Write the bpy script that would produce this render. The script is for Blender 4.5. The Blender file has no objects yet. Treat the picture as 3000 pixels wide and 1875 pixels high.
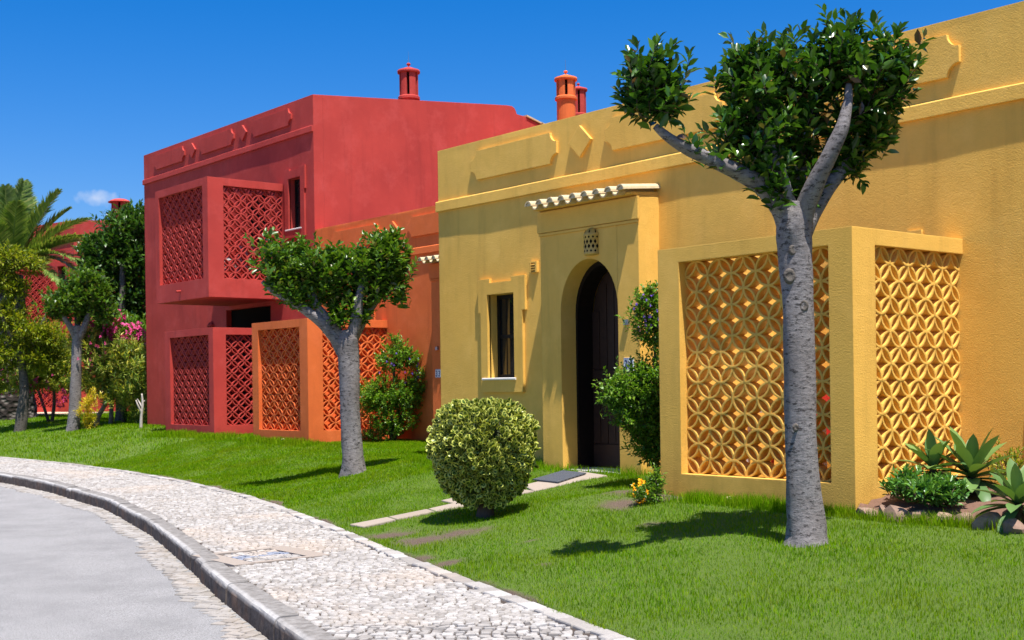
import bpy, bmesh, math, random
import numpy as np
from mathutils import Vector, Matrix
random.seed(7); RNG = np.random.default_rng(7)
sc = bpy.context.scene
COL = sc.collection

# ------------------------------------------------------------------ camera
CAM = np.array([5.8117, -8.309, 1.05]); YAW, PITCH, ROLL, FPX, SY = 0.8772, -0.0005, -0.0139, 3662.4453, 189.9604
cy_, sy_ = math.cos(YAW), math.sin(YAW)
fwd = np.array([-sy_, cy_, 0.0]); rgt = np.array([cy_, sy_, 0.0]); up_ = np.array([0, 0, 1.0])
CF = fwd * math.cos(PITCH) + up_ * math.sin(PITCH)
u2_ = up_ * math.cos(PITCH) - fwd * math.sin(PITCH)
CR = rgt * math.cos(ROLL) + u2_ * math.sin(ROLL)
CU = u2_ * math.cos(ROLL) - rgt * math.sin(ROLL)
cam_d = bpy.data.cameras.new('camera'); cam = bpy.data.objects.new('camera', cam_d); COL.objects.link(cam)
cam.matrix_world = Matrix(((CR[0], CU[0], -CF[0], CAM[0]), (CR[1], CU[1], -CF[1], CAM[1]), (CR[2], CU[2], -CF[2], CAM[2]), (0, 0, 0, 1)))
cam_d.sensor_width = 36; cam_d.lens = 36 * FPX / 3000; cam_d.shift_y = SY / 3000
cam_d.clip_start = 0.1; cam_d.clip_end = 3000
cam_d.dof.use_dof = True; cam_d.dof.focus_distance = 10.5; cam_d.dof.aperture_fstop = 5.0
sc.camera = cam

# ------------------------------------------------------------------ sun, sky, exposure
SUN = Vector((0.33, -0.106, 1.0)).normalized()
ELEV = math.asin(SUN.z); AZ = math.atan2(SUN.x, SUN.y)
sl = bpy.data.lights.new('sun', 'SUN'); sl.energy = 5.0; sl.angle = math.radians(0.53); sl.color = (1.0, 0.955, 0.89)
so = bpy.data.objects.new('sun', sl); COL.objects.link(so); so.rotation_euler = SUN.to_track_quat('Z', 'Y').to_euler(); so.location = (0, 0, 30)
w = bpy.data.worlds.new('World'); sc.world = w; w.use_nodes = True
nt = w.node_tree; N = nt.nodes; L = nt.links
for n in list(N): N.remove(n)
sky = N.new('ShaderNodeTexSky'); sky.sky_type = 'NISHITA'; sky.sun_disc = False
sky.sun_elevation = ELEV; sky.sun_rotation = AZ; sky.altitude = 50; sky.air_density = 1.0; sky.dust_density = 1.2; sky.ozone_density = 3.0
hs = N.new('ShaderNodeHueSaturation'); hs.inputs['Saturation'].default_value = 1.40; hs.inputs['Value'].default_value = 1.0
bg = N.new('ShaderNodeBackground'); bg.inputs['Strength'].default_value = 0.074
out = N.new('ShaderNodeOutputWorld')
tint = N.new('ShaderNodeMix'); tint.data_type = 'RGBA'; tint.blend_type = 'MULTIPLY'; tint.inputs['Factor'].default_value = 1; tint.inputs['B'].default_value = (.97, 1.0, 1.20, 1)
L.new(sky.outputs[0], tint.inputs['A']); L.new(tint.outputs['Result'], hs.inputs['Color']); L.new(hs.outputs[0], bg.inputs['Color']); L.new(bg.outputs[0], out.inputs[0])
# a single wisp of cloud low in the sky
cdir = (CF + CR * (285 - 1500) / FPX - CU * (582 - 937.5 - SY) / FPX); cdir = cdir / np.linalg.norm(cdir)
tc = N.new('ShaderNodeTexCoord'); mp = N.new('ShaderNodeMapping'); mp.inputs['Location'].default_value = tuple(-cdir)
L.new(tc.outputs['Generated'], mp.inputs['Vector'])
ms = N.new('ShaderNodeMapping'); ms.inputs['Scale'].default_value = (60, 60, 150); L.new(mp.outputs[0], ms.inputs['Vector'])
ln = N.new('ShaderNodeVectorMath'); ln.operation = 'LENGTH'; L.new(ms.outputs[0], ln.inputs[0])
cn = N.new('ShaderNodeTexNoise'); cn.inputs['Scale'].default_value = 110; cn.inputs['Detail'].default_value = 5; L.new(tc.outputs['Generated'], cn.inputs['Vector'])
ca = N.new('ShaderNodeMath'); ca.operation = 'MULTIPLY_ADD'; ca.inputs[1].default_value = 1.5; L.new(cn.outputs['Fac'], ca.inputs[0]); L.new(ln.outputs['Value'], ca.inputs[2])
cm = N.new('ShaderNodeMapRange'); cm.inputs['From Min'].default_value = 1.75; cm.inputs['From Max'].default_value = 0.75; cm.inputs['To Min'].default_value = 0; cm.inputs['To Max'].default_value = 0.62
L.new(ca.outputs[0], cm.inputs['Value'])
cmix = N.new('ShaderNodeMix'); cmix.data_type = 'RGBA'; cmix.inputs['B'].default_value = (6.4, 6.6, 7.2, 1)
L.new(cm.outputs[0], cmix.inputs['Factor']); L.new(hs.outputs[0], cmix.inputs['A']); L.new(cmix.outputs['Result'], bg.inputs['Color'])
sc.view_settings.view_transform = 'Standard'; sc.view_settings.look = 'None'; sc.view_settings.gamma = 1.0
sc.view_settings.exposure = 0.9
sc.cycles.max_bounces = 8; sc.cycles.diffuse_bounces = 5; sc.cycles.transparent_max_bounces = 8

# ------------------------------------------------------------------ pixel helpers (overview pixels of the photo, 2419 wide)
KPX = 1.2402
def ray(u, v):
    return CF + CR * (u * KPX - 1500) / FPX - CU * (v * KPX - 937.5 - SY) / FPX
def at(u, v, dep): return CAM + ray(u, v) * dep
def depth_of(p): return float((np.array(p) - CAM) @ CF)
def project(P):
    d = np.asarray(P) - CAM; z = d @ CF
    return 1500 + FPX * (d @ CR) / z, 937.5 + SY - FPX * (d @ CU) / z, z

def _smooth(xs, ys, n=1601, win=41):
    X = np.linspace(xs[0], xs[-1], n); Y = np.interp(X, xs, ys)
    pad = np.concatenate([2 * Y[0] - Y[win:0:-1], Y, 2 * Y[-1] - Y[-2:-win - 2:-1]])
    k = np.hanning(2 * win + 1); k /= k.sum()
    return X, np.convolve(pad, k, 'same')[win:-win]
_e = [(-60, -12), (-50, -8), (-34, -2.6), (-26, -.6), (-20.62, .05), (-17.66, .18), (-14.28, .05), (-11.13, -.32), (-8.24, -.86), (-6.07, -1.46), (-4.21, -2.02), (-2.71, -2.51), (-1.48, -2.88), (-.44, -3.17), (.49, -3.45), (1.16, -3.63), (4, -4.45), (8, -5.6), (20, -9)]
_k = [(-60, -14), (-50, -9.8), (-34, -4.3), (-26, -2.3), (-20.6, -1.62), (-15.36, -1.5), (-12.89, -1.62), (-9.32, -2.11), (-6.37, -2.84), (-4.11, -3.52), (-2.38, -4.08), (-1.41, -4.36), (-.57, -4.6), (-.05, -4.74), (4, -5.95), (8, -7.15), (20, -10.6)]
EX, EY = _smooth([p[0] for p in _e], [p[1] for p in _e], win=14)
KX, KY = _smooth([p[0] for p in _k], [p[1] for p in _k], win=14)
def edge(x): return np.interp(x, EX, EY)
def kerbline(x): return np.interp(x, KX, KY)
PAVZ = -0.30
def house_line(x): return np.interp(x, [-40, -24, -17, -9.5, -7.6, -3.6, -2.6, 20], [4.5, 4.0, 2.4, 2.4, 1.2, 1.0, -.05, -.05])
def house_z(x): return np.interp(x, [-60, -36, -23, -16, -12.5, -8, -4, 0, 20], [.4, .30, .19, .15, .10, .06, .05, 0, 0])
def G(x, y):
    e = edge(x); t = np.clip((np.asarray(y, float) - e) / (house_line(x) - e), 0, 1)
    t = t * 0.75 + 0.25 * t * t * (3 - 2 * t)
    return PAVZ + (house_z(x) - PAVZ) * t
def gp(u, v):
    d = ray(u, v); lo, hi = 3.0, 80.0
    for i in range(60):
        m = (lo + hi) / 2; p = CAM + d * m
        if p[2] > G(p[0], p[1]): lo = m
        else: hi = m
    return CAM + d * hi

# ------------------------------------------------------------------ object helpers
def mk_mesh(name, v, f, smooth=False, cols=None):
    me = bpy.data.meshes.new(name)
    me.from_pydata([tuple(map(float, q)) for q in v], [], [tuple(map(int, q)) for q in f])
    if smooth: me.polygons.foreach_set('use_smooth', [True] * len(me.polygons))
    if cols is not None:
        a = me.color_attributes.new('Col', 'FLOAT_COLOR', 'POINT'); c = np.ones((len(v), 4), np.float32); c[:, :cols.shape[1]] = cols; a.data.foreach_set('color', c.ravel())
    me.update(); return me
def np_mesh(name, V, F, smooth=False, cols=None):
    """fast mesh from an (n,3) vertex array and an (m,k) face array (k equal for all)"""
    V = np.asarray(V, np.float32); F = np.asarray(F, np.int32); k = F.shape[1]
    me = bpy.data.meshes.new(name); me.vertices.add(len(V)); me.vertices.foreach_set('co', V.ravel())
    me.loops.add(F.size); me.loops.foreach_set('vertex_index', F.ravel())
    me.polygons.add(len(F)); me.polygons.foreach_set('loop_start', np.arange(0, F.size, k, dtype=np.int32))
    me.polygons.foreach_set('loop_total', np.full(len(F), k, np.int32))
    if smooth: me.polygons.foreach_set('use_smooth', np.ones(len(F), bool))
    if cols is not None:
        a = me.color_attributes.new('Col', 'FLOAT_COLOR', 'POINT'); c = np.ones((len(V), 4), np.float32); c[:, :cols.shape[1]] = cols; a.data.foreach_set('color', c.ravel())
    me.update(); me.validate(); return me
def link(name, data, mat=None, parent=None, label=None, cat=None, group=None, kind=None, inv=None):
    o = bpy.data.objects.new(name, data); COL.objects.link(o)
    if mat is not None and data is not None and not data.materials: data.materials.append(mat)
    if parent is not None:
        o.parent = parent
        if inv is not None: o.matrix_parent_inverse = inv
    if label: o['label'] = label
    if cat: o['category'] = cat
    if group: o['group'] = group
    if kind: o['kind'] = kind
    return o
def empty(name, loc, label, cat, group=None, rz=0):
    o = bpy.data.objects.new(name, None); COL.objects.link(o); o.empty_display_size = 0.2
    o.location = tuple(map(float, loc)); o.rotation_euler = (0, 0, rz); o['label'] = label; o['category'] = cat
    if group: o['group'] = group
    return o
def invof(root): return Matrix.Translation(-Vector(root.location))

class MB:
    def __init__(s): s.v = []; s.f = []
    def add(s, v, f):
        b = len(s.v); s.v += [tuple(q) for q in v]; s.f += [tuple(i + b for i in q) for q in f]; return s
    def box(s, x0, x1, y0, y1, z0, z1):
        return s.add([(x0, y0, z0), (x1, y0, z0), (x1, y1, z0), (x0, y1, z0), (x0, y0, z1), (x1, y0, z1), (x1, y1, z1), (x0, y1, z1)],
                     [(0, 3, 2, 1), (4, 5, 6, 7), (0, 1, 5, 4), (1, 2, 6, 5), (2, 3, 7, 6), (3, 0, 4, 7)])
    def cells(s, boxes):                  # union of axis-aligned boxes, only outer faces kept
        C = [sorted({round(c, 5) for b in boxes for c in (b[2 * a], b[2 * a + 1])}) for a in range(3)]; nn = [len(c) - 1 for c in C]
        occ = np.zeros([n + 2 for n in nn], bool)
        for b in boxes:
            lo = [C[a].index(round(b[2 * a], 5)) for a in range(3)]; hi = [C[a].index(round(b[2 * a + 1], 5)) for a in range(3)]
            occ[lo[0] + 1:hi[0] + 1, lo[1] + 1:hi[1] + 1, lo[2] + 1:hi[2] + 1] = True
        ids = {}; base = s.v
        def vid(i, j, k):
            if (i, j, k) not in ids: ids[(i, j, k)] = len(base); base.append((C[0][i], C[1][j], C[2][k]))
            return ids[(i, j, k)]
        for i in range(nn[0]):
            for j in range(nn[1]):
                for k in range(nn[2]):
                    if not occ[i + 1, j + 1, k + 1]: continue
                    if not occ[i, j + 1, k + 1]: s.f.append((vid(i, j, k), vid(i, j, k + 1), vid(i, j + 1, k + 1), vid(i, j + 1, k)))
                    if not occ[i + 2, j + 1, k + 1]: s.f.append((vid(i + 1, j, k), vid(i + 1, j + 1, k), vid(i + 1, j + 1, k + 1), vid(i + 1, j, k + 1)))
                    if not occ[i + 1, j, k + 1]: s.f.append((vid(i, j, k), vid(i + 1, j, k), vid(i + 1, j, k + 1), vid(i, j, k + 1)))
                    if not occ[i + 1, j + 2, k + 1]: s.f.append((vid(i, j + 1, k), vid(i, j + 1, k + 1), vid(i + 1, j + 1, k + 1), vid(i + 1, j + 1, k)))
                    if not occ[i + 1, j + 1, k]: s.f.append((vid(i, j, k), vid(i, j + 1, k), vid(i + 1, j + 1, k), vid(i + 1, j, k)))
                    if not occ[i + 1, j + 1, k + 2]: s.f.append((vid(i, j, k + 1), vid(i + 1, j, k + 1), vid(i + 1, j + 1, k + 1), vid(i, j + 1, k + 1)))
        return s
    def prism_y(s, pts, y0, y1):          # polygon in xz extruded along y
        n = len(pts); v = [(x, y0, z) for x, z in pts] + [(x, y1, z) for x, z in pts]
        f = [tuple(range(n)), tuple(range(2 * n - 1, n - 1, -1))] + [(i, i + n, (i + 1) % n + n, (i + 1) % n) for i in range(n)]
        return s.add(v, f)
    def prism_x(s, pts, x0, x1):          # polygon in yz extruded along x
        n = len(pts); v = [(x0, y, z) for y, z in pts] + [(x1, y, z) for y, z in pts]
        f = [tuple(range(n - 1, -1, -1)), tuple(range(n, 2 * n))] + [(i, (i + 1) % n, (i + 1) % n + n, i + n) for i in range(n)]
        return s.add(v, f)
    def lathe(s, prof, cx, cy, n=20, a0=0, a1=2 * math.pi):
        full = abs(a1 - a0 - 2 * math.pi) < 1e-6; m = n if full else n + 1; b = len(s.v)
        for r, z in prof:
            for i in range(m):
                a = a0 + (a1 - a0) * i / n; s.v.append((cx + r * math.cos(a), cy + r * math.sin(a), z))
        for j in range(len(prof) - 1):
            for i in range(n):
                i2 = (i + 1) % m if full else i + 1
                s.f.append((b + j * m + i, b + j * m + i2, b + (j + 1) * m + i2, b + (j + 1) * m + i))
        return s
    def tube(s, pts, rad, n=10, cap=True):
        P = [np.array(p, float) for p in pts]; b = len(s.v); ref = None
        for i, p in enumerate(P):
            t = P[min(i + 1, len(P) - 1)] - P[max(i - 1, 0)]; t /= np.linalg.norm(t) + 1e-9
            if ref is None: ref = np.cross(t, [0, 0, 1.0] if abs(t[2]) < .9 else [1.0, 0, 0])
            ref = ref - t * (ref @ t); ref /= np.linalg.norm(ref) + 1e-9; bn = np.cross(t, ref)
            r = rad[i] if hasattr(rad, '__len__') else rad
            for k in range(n):
                a = 2 * math.pi * k / n; s.v.append(tuple(p + r * (math.cos(a) * ref + math.sin(a) * bn)))
        for i in range(len(P) - 1):
            for k in range(n):
                s.f.append((b + i * n + k, b + i * n + (k + 1) % n, b + (i + 1) * n + (k + 1) % n, b + (i + 1) * n + k))
        if cap: s.f.append(tuple(b + k for k in range(n - 1, -1, -1))); s.f.append(tuple(b + (len(P) - 1) * n + k for k in range(n)))
        return s
    def build(s, name, mat, parent=None, smooth=False, **kw):
        return link(name, mk_mesh(name, s.v, s.f, smooth), mat, parent, **kw)

# ------------------------------------------------------------------ materials
def new_mat(name):
    m = bpy.data.materials.new(name); m.use_nodes = True; t = m.node_tree; b = t.nodes['Principled BSDF']; return m, t, b
def nz(t, scale, detail=4, rough=.55, coord=None, vec=None):
    n = t.nodes.new('ShaderNodeTexNoise'); n.inputs['Scale'].default_value = scale; n.inputs['Detail'].default_value = detail; n.inputs['Roughness'].default_value = rough
    if vec is not None: t.links.new(vec, n.inputs['Vector'])
    return n
def ocoord(t, scale=None, kind='Object'):
    c = t.nodes.new('ShaderNodeTexCoord'); o = c.outputs[kind]
    if scale:
        m = t.nodes.new('ShaderNodeMapping'); m.inputs['Scale'].default_value = scale; t.links.new(o, m.inputs['Vector']); o = m.outputs[0]
    return o
def gcoord(t, scale=None):
    g = t.nodes.new('ShaderNodeNewGeometry'); o = g.outputs['Position']
    if scale:
        m = t.nodes.new('ShaderNodeMapping'); m.inputs['Scale'].default_value = scale; t.links.new(o, m.inputs['Vector']); o = m.outputs[0]
    return o
def ramp(t, fac, stops):
    r = t.nodes.new('ShaderNodeValToRGB'); e = r.color_ramp.elements
    while len(e) > 2: e.remove(e[-1])
    e[0].position, e[0].color = stops[0][0], (*stops[0][1], 1); e[1].position, e[1].color = stops[1][0], (*stops[1][1], 1)
    for p, c in stops[2:]:
        q = e.new(p); q.color = (*c, 1)
    t.links.new(fac, r.inputs['Fac']); return r.outputs['Color']
def mixc(t, fac, a, b, mode='MIX'):
    m = t.nodes.new('ShaderNodeMix'); m.data_type = 'RGBA'; m.blend_type = mode
    for sock, val in (('Factor', fac), ('A', a), ('B', b)):
        if hasattr(val, 'links'): t.links.new(val, m.inputs[sock])
        elif sock == 'Factor': m.inputs[sock].default_value = val
        else: m.inputs[sock].default_value = (*val, 1)
    return m.outputs['Result']
def bump(t, h, strength, dist, prev=None):
    b = t.nodes.new('ShaderNodeBump'); b.inputs['Strength'].default_value = strength; b.inputs['Distance'].default_value = dist
    t.links.new(h, b.inputs['Height'])
    if prev is not None: t.links.new(prev, b.inputs['Normal'])
    return b.outputs['Normal']
def rnd(t):
    g = t.nodes.new('ShaderNodeNewGeometry'); o = t.nodes.new('ShaderNodeObjectInfo'); a = t.nodes.new('ShaderNodeMath'); a.operation = 'ADD'
    t.links.new(g.outputs['Random Per Island'], a.inputs[0]); t.links.new(o.outputs['Random'], a.inputs[1])
    f = t.nodes.new('ShaderNodeMath'); f.operation = 'FRACT'; t.links.new(a.outputs[0], f.inputs[0]); return f.outputs[0]
def darker(c, k): return tuple(x * k for x in c)

def stucco(name, col, col2, bs=1.0, bevel=0.012):
    m, t, b = new_mat(name); v = gcoord(t)
    big = nz(t, .9, 5, .6, vec=v); med = nz(t, 7, 5, .65, vec=v); fine = nz(t, 75, 5, .7, vec=v); mid = nz(t, 26, 3, .5, vec=v)
    c = ramp(t, big.outputs['Fac'], [(.3, col2), (.62, col)])
    c = mixc(t, ramp(t, med.outputs['Fac'], [(.42, (0, 0, 0)), (.75, (.35, .35, .35))]), c, darker(col, .82))
    # rain streaks and grime with a shape of their own
    st = nz(t, 1.0, 4, .6, vec=gcoord(t, (5, 5, .5))); c = mixc(t, ramp(t, st.outputs['Fac'], [(.54, (0, 0, 0)), (.76, (.55, .55, .55))]), c, darker(col2, .72))
    sp_ = nz(t, 3.5, 5, .7, vec=gcoord(t, (1, 1, .6))); sz = t.nodes.new('ShaderNodeSeparateXYZ'); t.links.new(v, sz.inputs[0])
    mr = t.nodes.new('ShaderNodeMapRange'); mr.inputs['From Min'].default_value = .75; mr.inputs['From Max'].default_value = .0; mr.inputs['To Min'].default_value = 0; mr.inputs['To Max'].default_value = 1; t.links.new(sz.outputs['Z'], mr.inputs['Value'])
    mm = t.nodes.new('ShaderNodeMath'); mm.operation = 'MULTIPLY'; t.links.new(mr.outputs[0], mm.inputs[0]); t.links.new(sp_.outputs['Fac'], mm.inputs[1])
    c = mixc(t, ramp(t, mm.outputs[0], [(.22, (0, 0, 0)), (.6, (.5, .5, .5))]), c, darker(col2, .5))      # mud splashed up from the bed
    fade = nz(t, 2.2, 6, .7, vec=v); c = mixc(t, ramp(t, fade.outputs['Fac'], [(.5, (0, 0, 0)), (.75, (.5, .5, .5))]), c, tuple(min(1, q * 1.12 + .03) for q in col))
    t.links.new(c, b.inputs['Base Color']); b.inputs['Roughness'].default_value = .82; b.inputs['Specular IOR Level'].default_value = .3
    bv = t.nodes.new('ShaderNodeBevel'); bv.samples = 3; bv.inputs['Radius'].default_value = bevel
    n = bump(t, med.outputs['Fac'], .10 * bs, .02, bv.outputs['Normal']); n = bump(t, mid.outputs['Fac'], .16 * bs, .008, n); n = bump(t, fine.outputs['Fac'], .8 * bs, .006, n)
    t.links.new(n, b.inputs['Normal']); return m
YEL = stucco('yellow_stucco', (.79, .465, .088), (.725, .415, .075), 1.0)
ORA = stucco('orange_stucco', (.72, .155, .032), (.62, .125, .026), .8)
RED = stucco('red_stucco', (.475, .050, .036), (.375, .036, .027), .8)
CREAM = stucco('cream_paving', (.62, .47, .33), (.52, .38, .26), .5, .004)

def plain(name, col, rough=.6, noise=None, bs=0., metallic=0., spec=.5):
    m, t, b = new_mat(name); b.inputs['Roughness'].default_value = rough; b.inputs['Metallic'].default_value = metallic; b.inputs['Specular IOR Level'].default_value = spec
    if noise:
        n = nz(t, noise, 5, .6, vec=gcoord(t)); t.links.new(ramp(t, n.outputs['Fac'], [(.3, darker(col, .72)), (.7, col)]), b.inputs['Base Color'])
        if bs: t.links.new(bump(t, n.outputs['Fac'], bs, .006), b.inputs['Normal'])
    else: b.inputs['Base Color'].default_value = (*col, 1)
    return m
M_TILE = plain('roof_tile_cream', (.62, .49, .28), .75, 30, .3)
M_TILEIN = plain('clay_inside', (.20, .07, .035), .85, 25, .3)
M_MARBLE = plain('white_marble', (.72, .70, .66), .35, 6)
M_SHADEWOOD = plain('shaded_jamb_wood', (.012, .007, .005), .6, 20, .2, spec=.2)  # jamb timber, blackened to carry the shade of the door recess
M_DOORWOOD = plain('door_wood', (.045, .022, .014), .45, 18, .3, spec=.3)
M_BLACK = plain('black_frame', (.004, .004, .004), .5, spec=.25)
M_GLASS = plain('window_glass', (.012, .012, .012), .03, spec=.8)
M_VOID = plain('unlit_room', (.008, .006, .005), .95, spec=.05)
M_CERAM = plain('cream_ceramic', (.60, .38, .075), .5, 12)
M_METAL = plain('grey_metal', (.30, .30, .32), .35, metallic=.8)
M_WHITE = plain('white_paint', (.78, .78, .76), .5)
M_BLUE = plain('blue_glaze', (.015, .03, .14), .25)
M_PLATE = plain('white_glaze', (.72, .74, .76), .2)
M_TOWEL = plain('blue_towel', (.05, .10, .34), .9, 40)
M_REDP = plain('red_plastic', (.42, .012, .02), .4)
M_BARK2 = plain('brown_bark', (.10, .065, .045), .9, 30, .8)

def bark(name, c1, c2, c3, vscale=9):
    m, t, b = new_mat(name); v = gcoord(t); vs = gcoord(t, (1, 1, 2.4)); vv = gcoord(t, (1, 1, .2))
    a = nz(t, 16, 6, .75, vec=vs); d = nz(t, 17, 6, .75, vec=vs); big = nz(t, 2.6, 5, .65, vec=v); st = nz(t, 22, 4, .6, vec=vv); fi = nz(t, 110, 3, .6, vec=v)
    c = ramp(t, a.outputs['Fac'], [(.30, c2), (.52, c1), (.75, tuple(q * 1.25 for q in c1))])
    c = mixc(t, ramp(t, big.outputs['Fac'], [(.42, (0, 0, 0)), (.66, (.8, .8, .8))]), c, c3)
    c = mixc(t, ramp(t, d.outputs['Fac'], [(.54, (0, 0, 0)), (.60, (.92, .92, .92))]), c, darker(c2, .35))
    c = mixc(t, ramp(t, fi.outputs['Fac'], [(.5, (0, 0, 0)), (.8, (.5, .5, .5))]), c, darker(c2, .8))
    t.links.new(c, b.inputs['Base Color']); b.inputs['Roughness'].default_value = .88; b.inputs['Specular IOR Level'].default_value = .2
    n = bump(t, a.outputs['Fac'], .6, .012); n = bump(t, d.outputs['Fac'], .7, .008, n); n = bump(t, st.outputs['Fac'], .5, .014, n); t.links.new(n, b.inputs['Normal']); return m
BARK = bark('pale_grey_bark', (.235, .215, .210), (.105, .092, .088), (.150, .130, .122))
BARKD = bark('dark_bark', (.14, .12, .10), (.05, .04, .035), (.09, .08, .07))

def leafmat(name, stops, rough=.35, trans=.35, spec=.5, edge_col=None):
    m, t, b = new_mat(name); g = t.nodes.new('ShaderNodeNewGeometry')
    c = ramp(t, rnd(t), stops)
    if edge_col is not None:
        a = t.nodes.new('ShaderNodeVertexColor'); a.layer_name = 'Col'
        c = mixc(t, ramp(t, a.outputs['Color'], [(.50, (0, 0, 0)), (.62, (1, 1, 1))]), c, edge_col)
    t.links.new(c, b.inputs['Base Color']); b.inputs['Roughness'].default_value = rough; b.inputs['Specular IOR Level'].default_value = spec
    tr = t.nodes.new('ShaderNodeBsdfTranslucent'); t.links.new(mixc(t, 1.0, c, (1.0, 1.0, .35), 'MULTIPLY'), tr.inputs['Color'])
    mx = t.nodes.new('ShaderNodeMixShader'); mx.inputs[0].default_value = trans
    t.links.new(b.outputs[0], mx.inputs[1]); t.links.new(tr.outputs[0], mx.inputs[2]); t.links.new(mx.outputs[0], t.nodes['Material Output'].inputs[0]); return m
LF_TREE = leafmat('glossy_leaf', [(0, (.020, .065, .008)), (.55, (.045, .125, .014)), (.9, (.09, .19, .02)), (1, (.12, .06, .035))], .27, .3, .55)
LF_TREE2 = leafmat('mid_leaf', [(0, (.045, .115, .010)), (.6, (.095, .20, .018)), (.92, (.17, .27, .025)), (1, (.13, .09, .03))], .34, .33, .45)
LF_BIG = leafmat('deep_leaf', [(0, (.025, .07, .010)), (.7, (.06, .15, .018)), (1, (.13, .22, .03))], .34, .3, .45)
LF_VAR = leafmat('variegated_leaf', [(0, (.035, .085, .012)), (1, (.08, .14, .018))], .35, .2, .35, edge_col=(.50, .52, .11))
LF_SHRUB = leafmat('shrub_leaf', [(0, (.06, .16, .012)), (.6, (.13, .28, .018)), (1, (.24, .37, .03))], .4, .38, .4)
LF_YEL = leafmat('yellow_green_leaf', [(0, (.10, .16, .008)), (.6, (.22, .28, .010)), (1, (.40, .38, .02))], .5, .4, .3)
LF_OLE = leafmat('oleander_leaf', [(0, (.08, .17, .03)), (.5, (.26, .36, .06)), (.8, (.52, .52, .10)), (1, (.75, .66, .12))], .4, .35, .4)
LF_CROT = leafmat('bright_yellow_leaf', [(0, (.55, .42, .02)), (1, (.75, .62, .05))], .4, .35, .4)
LF_PINK = leafmat('pink_petal', [(0, (.50, .03, .17)), (1, (.72, .10, .32))], .6, .3, .2)
LF_PURP = leafmat('purple_petal', [(0, (.09, .03, .36)), (1, (.20, .09, .60))], .6, .3, .2)
LF_ORNG = leafmat('orange_petal', [(0, (.85, .30, .01)), (1, (.95, .50, .01))], .6, .3, .2)
LF_AGAVE = leafmat('agave_leaf', [(0, (.075, .155, .045)), (.5, (.11, .21, .06)), (1, (.17, .27, .07))], .42, .22, .4)
LF_SUCC = leafmat('succulent_leaf', [(0, (.05, .15, .03)), (.6, (.11, .27, .045)), (1, (.20, .38, .07))], .35, .3, .45)
LF_PALM = leafmat('palm_leaf', [(0, (.08, .15, .022)), (.7, (.19, .28, .055)), (1, (.34, .37, .10))], .35, .25, .5)
LF_GRASS = leafmat('grass_blade', [(0, (.08, .21, .003)), (.5, (.165, .35, .004)), (.85, (.25, .43, .006)), (1, (.34, .36, .04))], .8, .42, .0)

def patchy(m, sc_, col, amt):
    t = m.node_tree; n = nz(t, sc_, 4, .6, vec=gcoord(t)); b = t.nodes['Principled BSDF']; src = b.inputs['Base Color'].links[0].from_socket
    c = mixc(t, ramp(t, n.outputs['Fac'], [(.42, (0, 0, 0)), (.68, (amt, amt, amt))]), src, col); t.links.new(c, b.inputs['Base Color'])
patchy(LF_GRASS, 1.1, (.24, .31, .008), .75); patchy(LF_GRASS, 4.5, (.07, .17, .004), .5)
def stone_mat(name, stops, joint=None, rough=.75, nscale=9, bs=.4, stain=None):
    m, t, b = new_mat(name); g = t.nodes.new('ShaderNodeNewGeometry'); v = gcoord(t)
    c = ramp(t, rnd(t), stops); n = nz(t, nscale * 8, 5, .65, vec=v); big = nz(t, .8, 4, .6, vec=v)
    c = mixc(t, ramp(t, n.outputs['Fac'], [(.35, (.45, .45, .45)), (.65, (0, 0, 0))]), c, darker(stops[0][1], .7))
    if stain: c = mixc(t, ramp(t, big.outputs['Fac'], [(.52, (0, 0, 0)), (.75, (.6, .6, .6))]), c, stain)
    t.links.new(c, b.inputs['Base Color']); b.inputs['Roughness'].default_value = rough; b.inputs['Specular IOR Level'].default_value = .35
    t.links.new(bump(t, n.outputs['Fac'], bs, .004), b.inputs['Normal']); return m
M_COB = stone_mat('limestone_setts', [(0, (.22, .20, .18)), (.3, (.32, .297, .27)), (.7, (.38, .357, .33)), (1, (.45, .43, .405))], stain=(.42, .33, .25))
M_COBB = stone_mat('blue_grey_setts', [(0, (.17, .19, .24)), (1, (.27, .29, .34))])
M_GUT = stone_mat('gutter_setts', [(0, (.24, .215, .185)), (.6, (.32, .295, .265)), (1, (.38, .36, .33))], stain=(.27, .21, .155))
M_ROCK = stone_mat('reddish_rock', [(0, (.20, .12, .085)), (1, (.34, .23, .17))], nscale=3, bs=1.0, rough=.9)
M_SLAB = stone_mat('concrete_slab', [(0, (.30, .245, .195)), (1, (.35, .295, .24))], nscale=10, bs=.5, rough=.9)
M_FRAMEST = stone_mat('cover_frame_stone', [(0, (.30, .25, .205)), (1, (.36, .31, .26))], nscale=10)
M_MORTAR = plain('shaded_sandy_joint', (.055, .039, .028), .95, 60, .5)  # sandy joint, its colour darkened for the shade down in the gaps
M_SOIL = plain('reddish_soil', (.16, .085, .055), .95, 45, 1.0)

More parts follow.
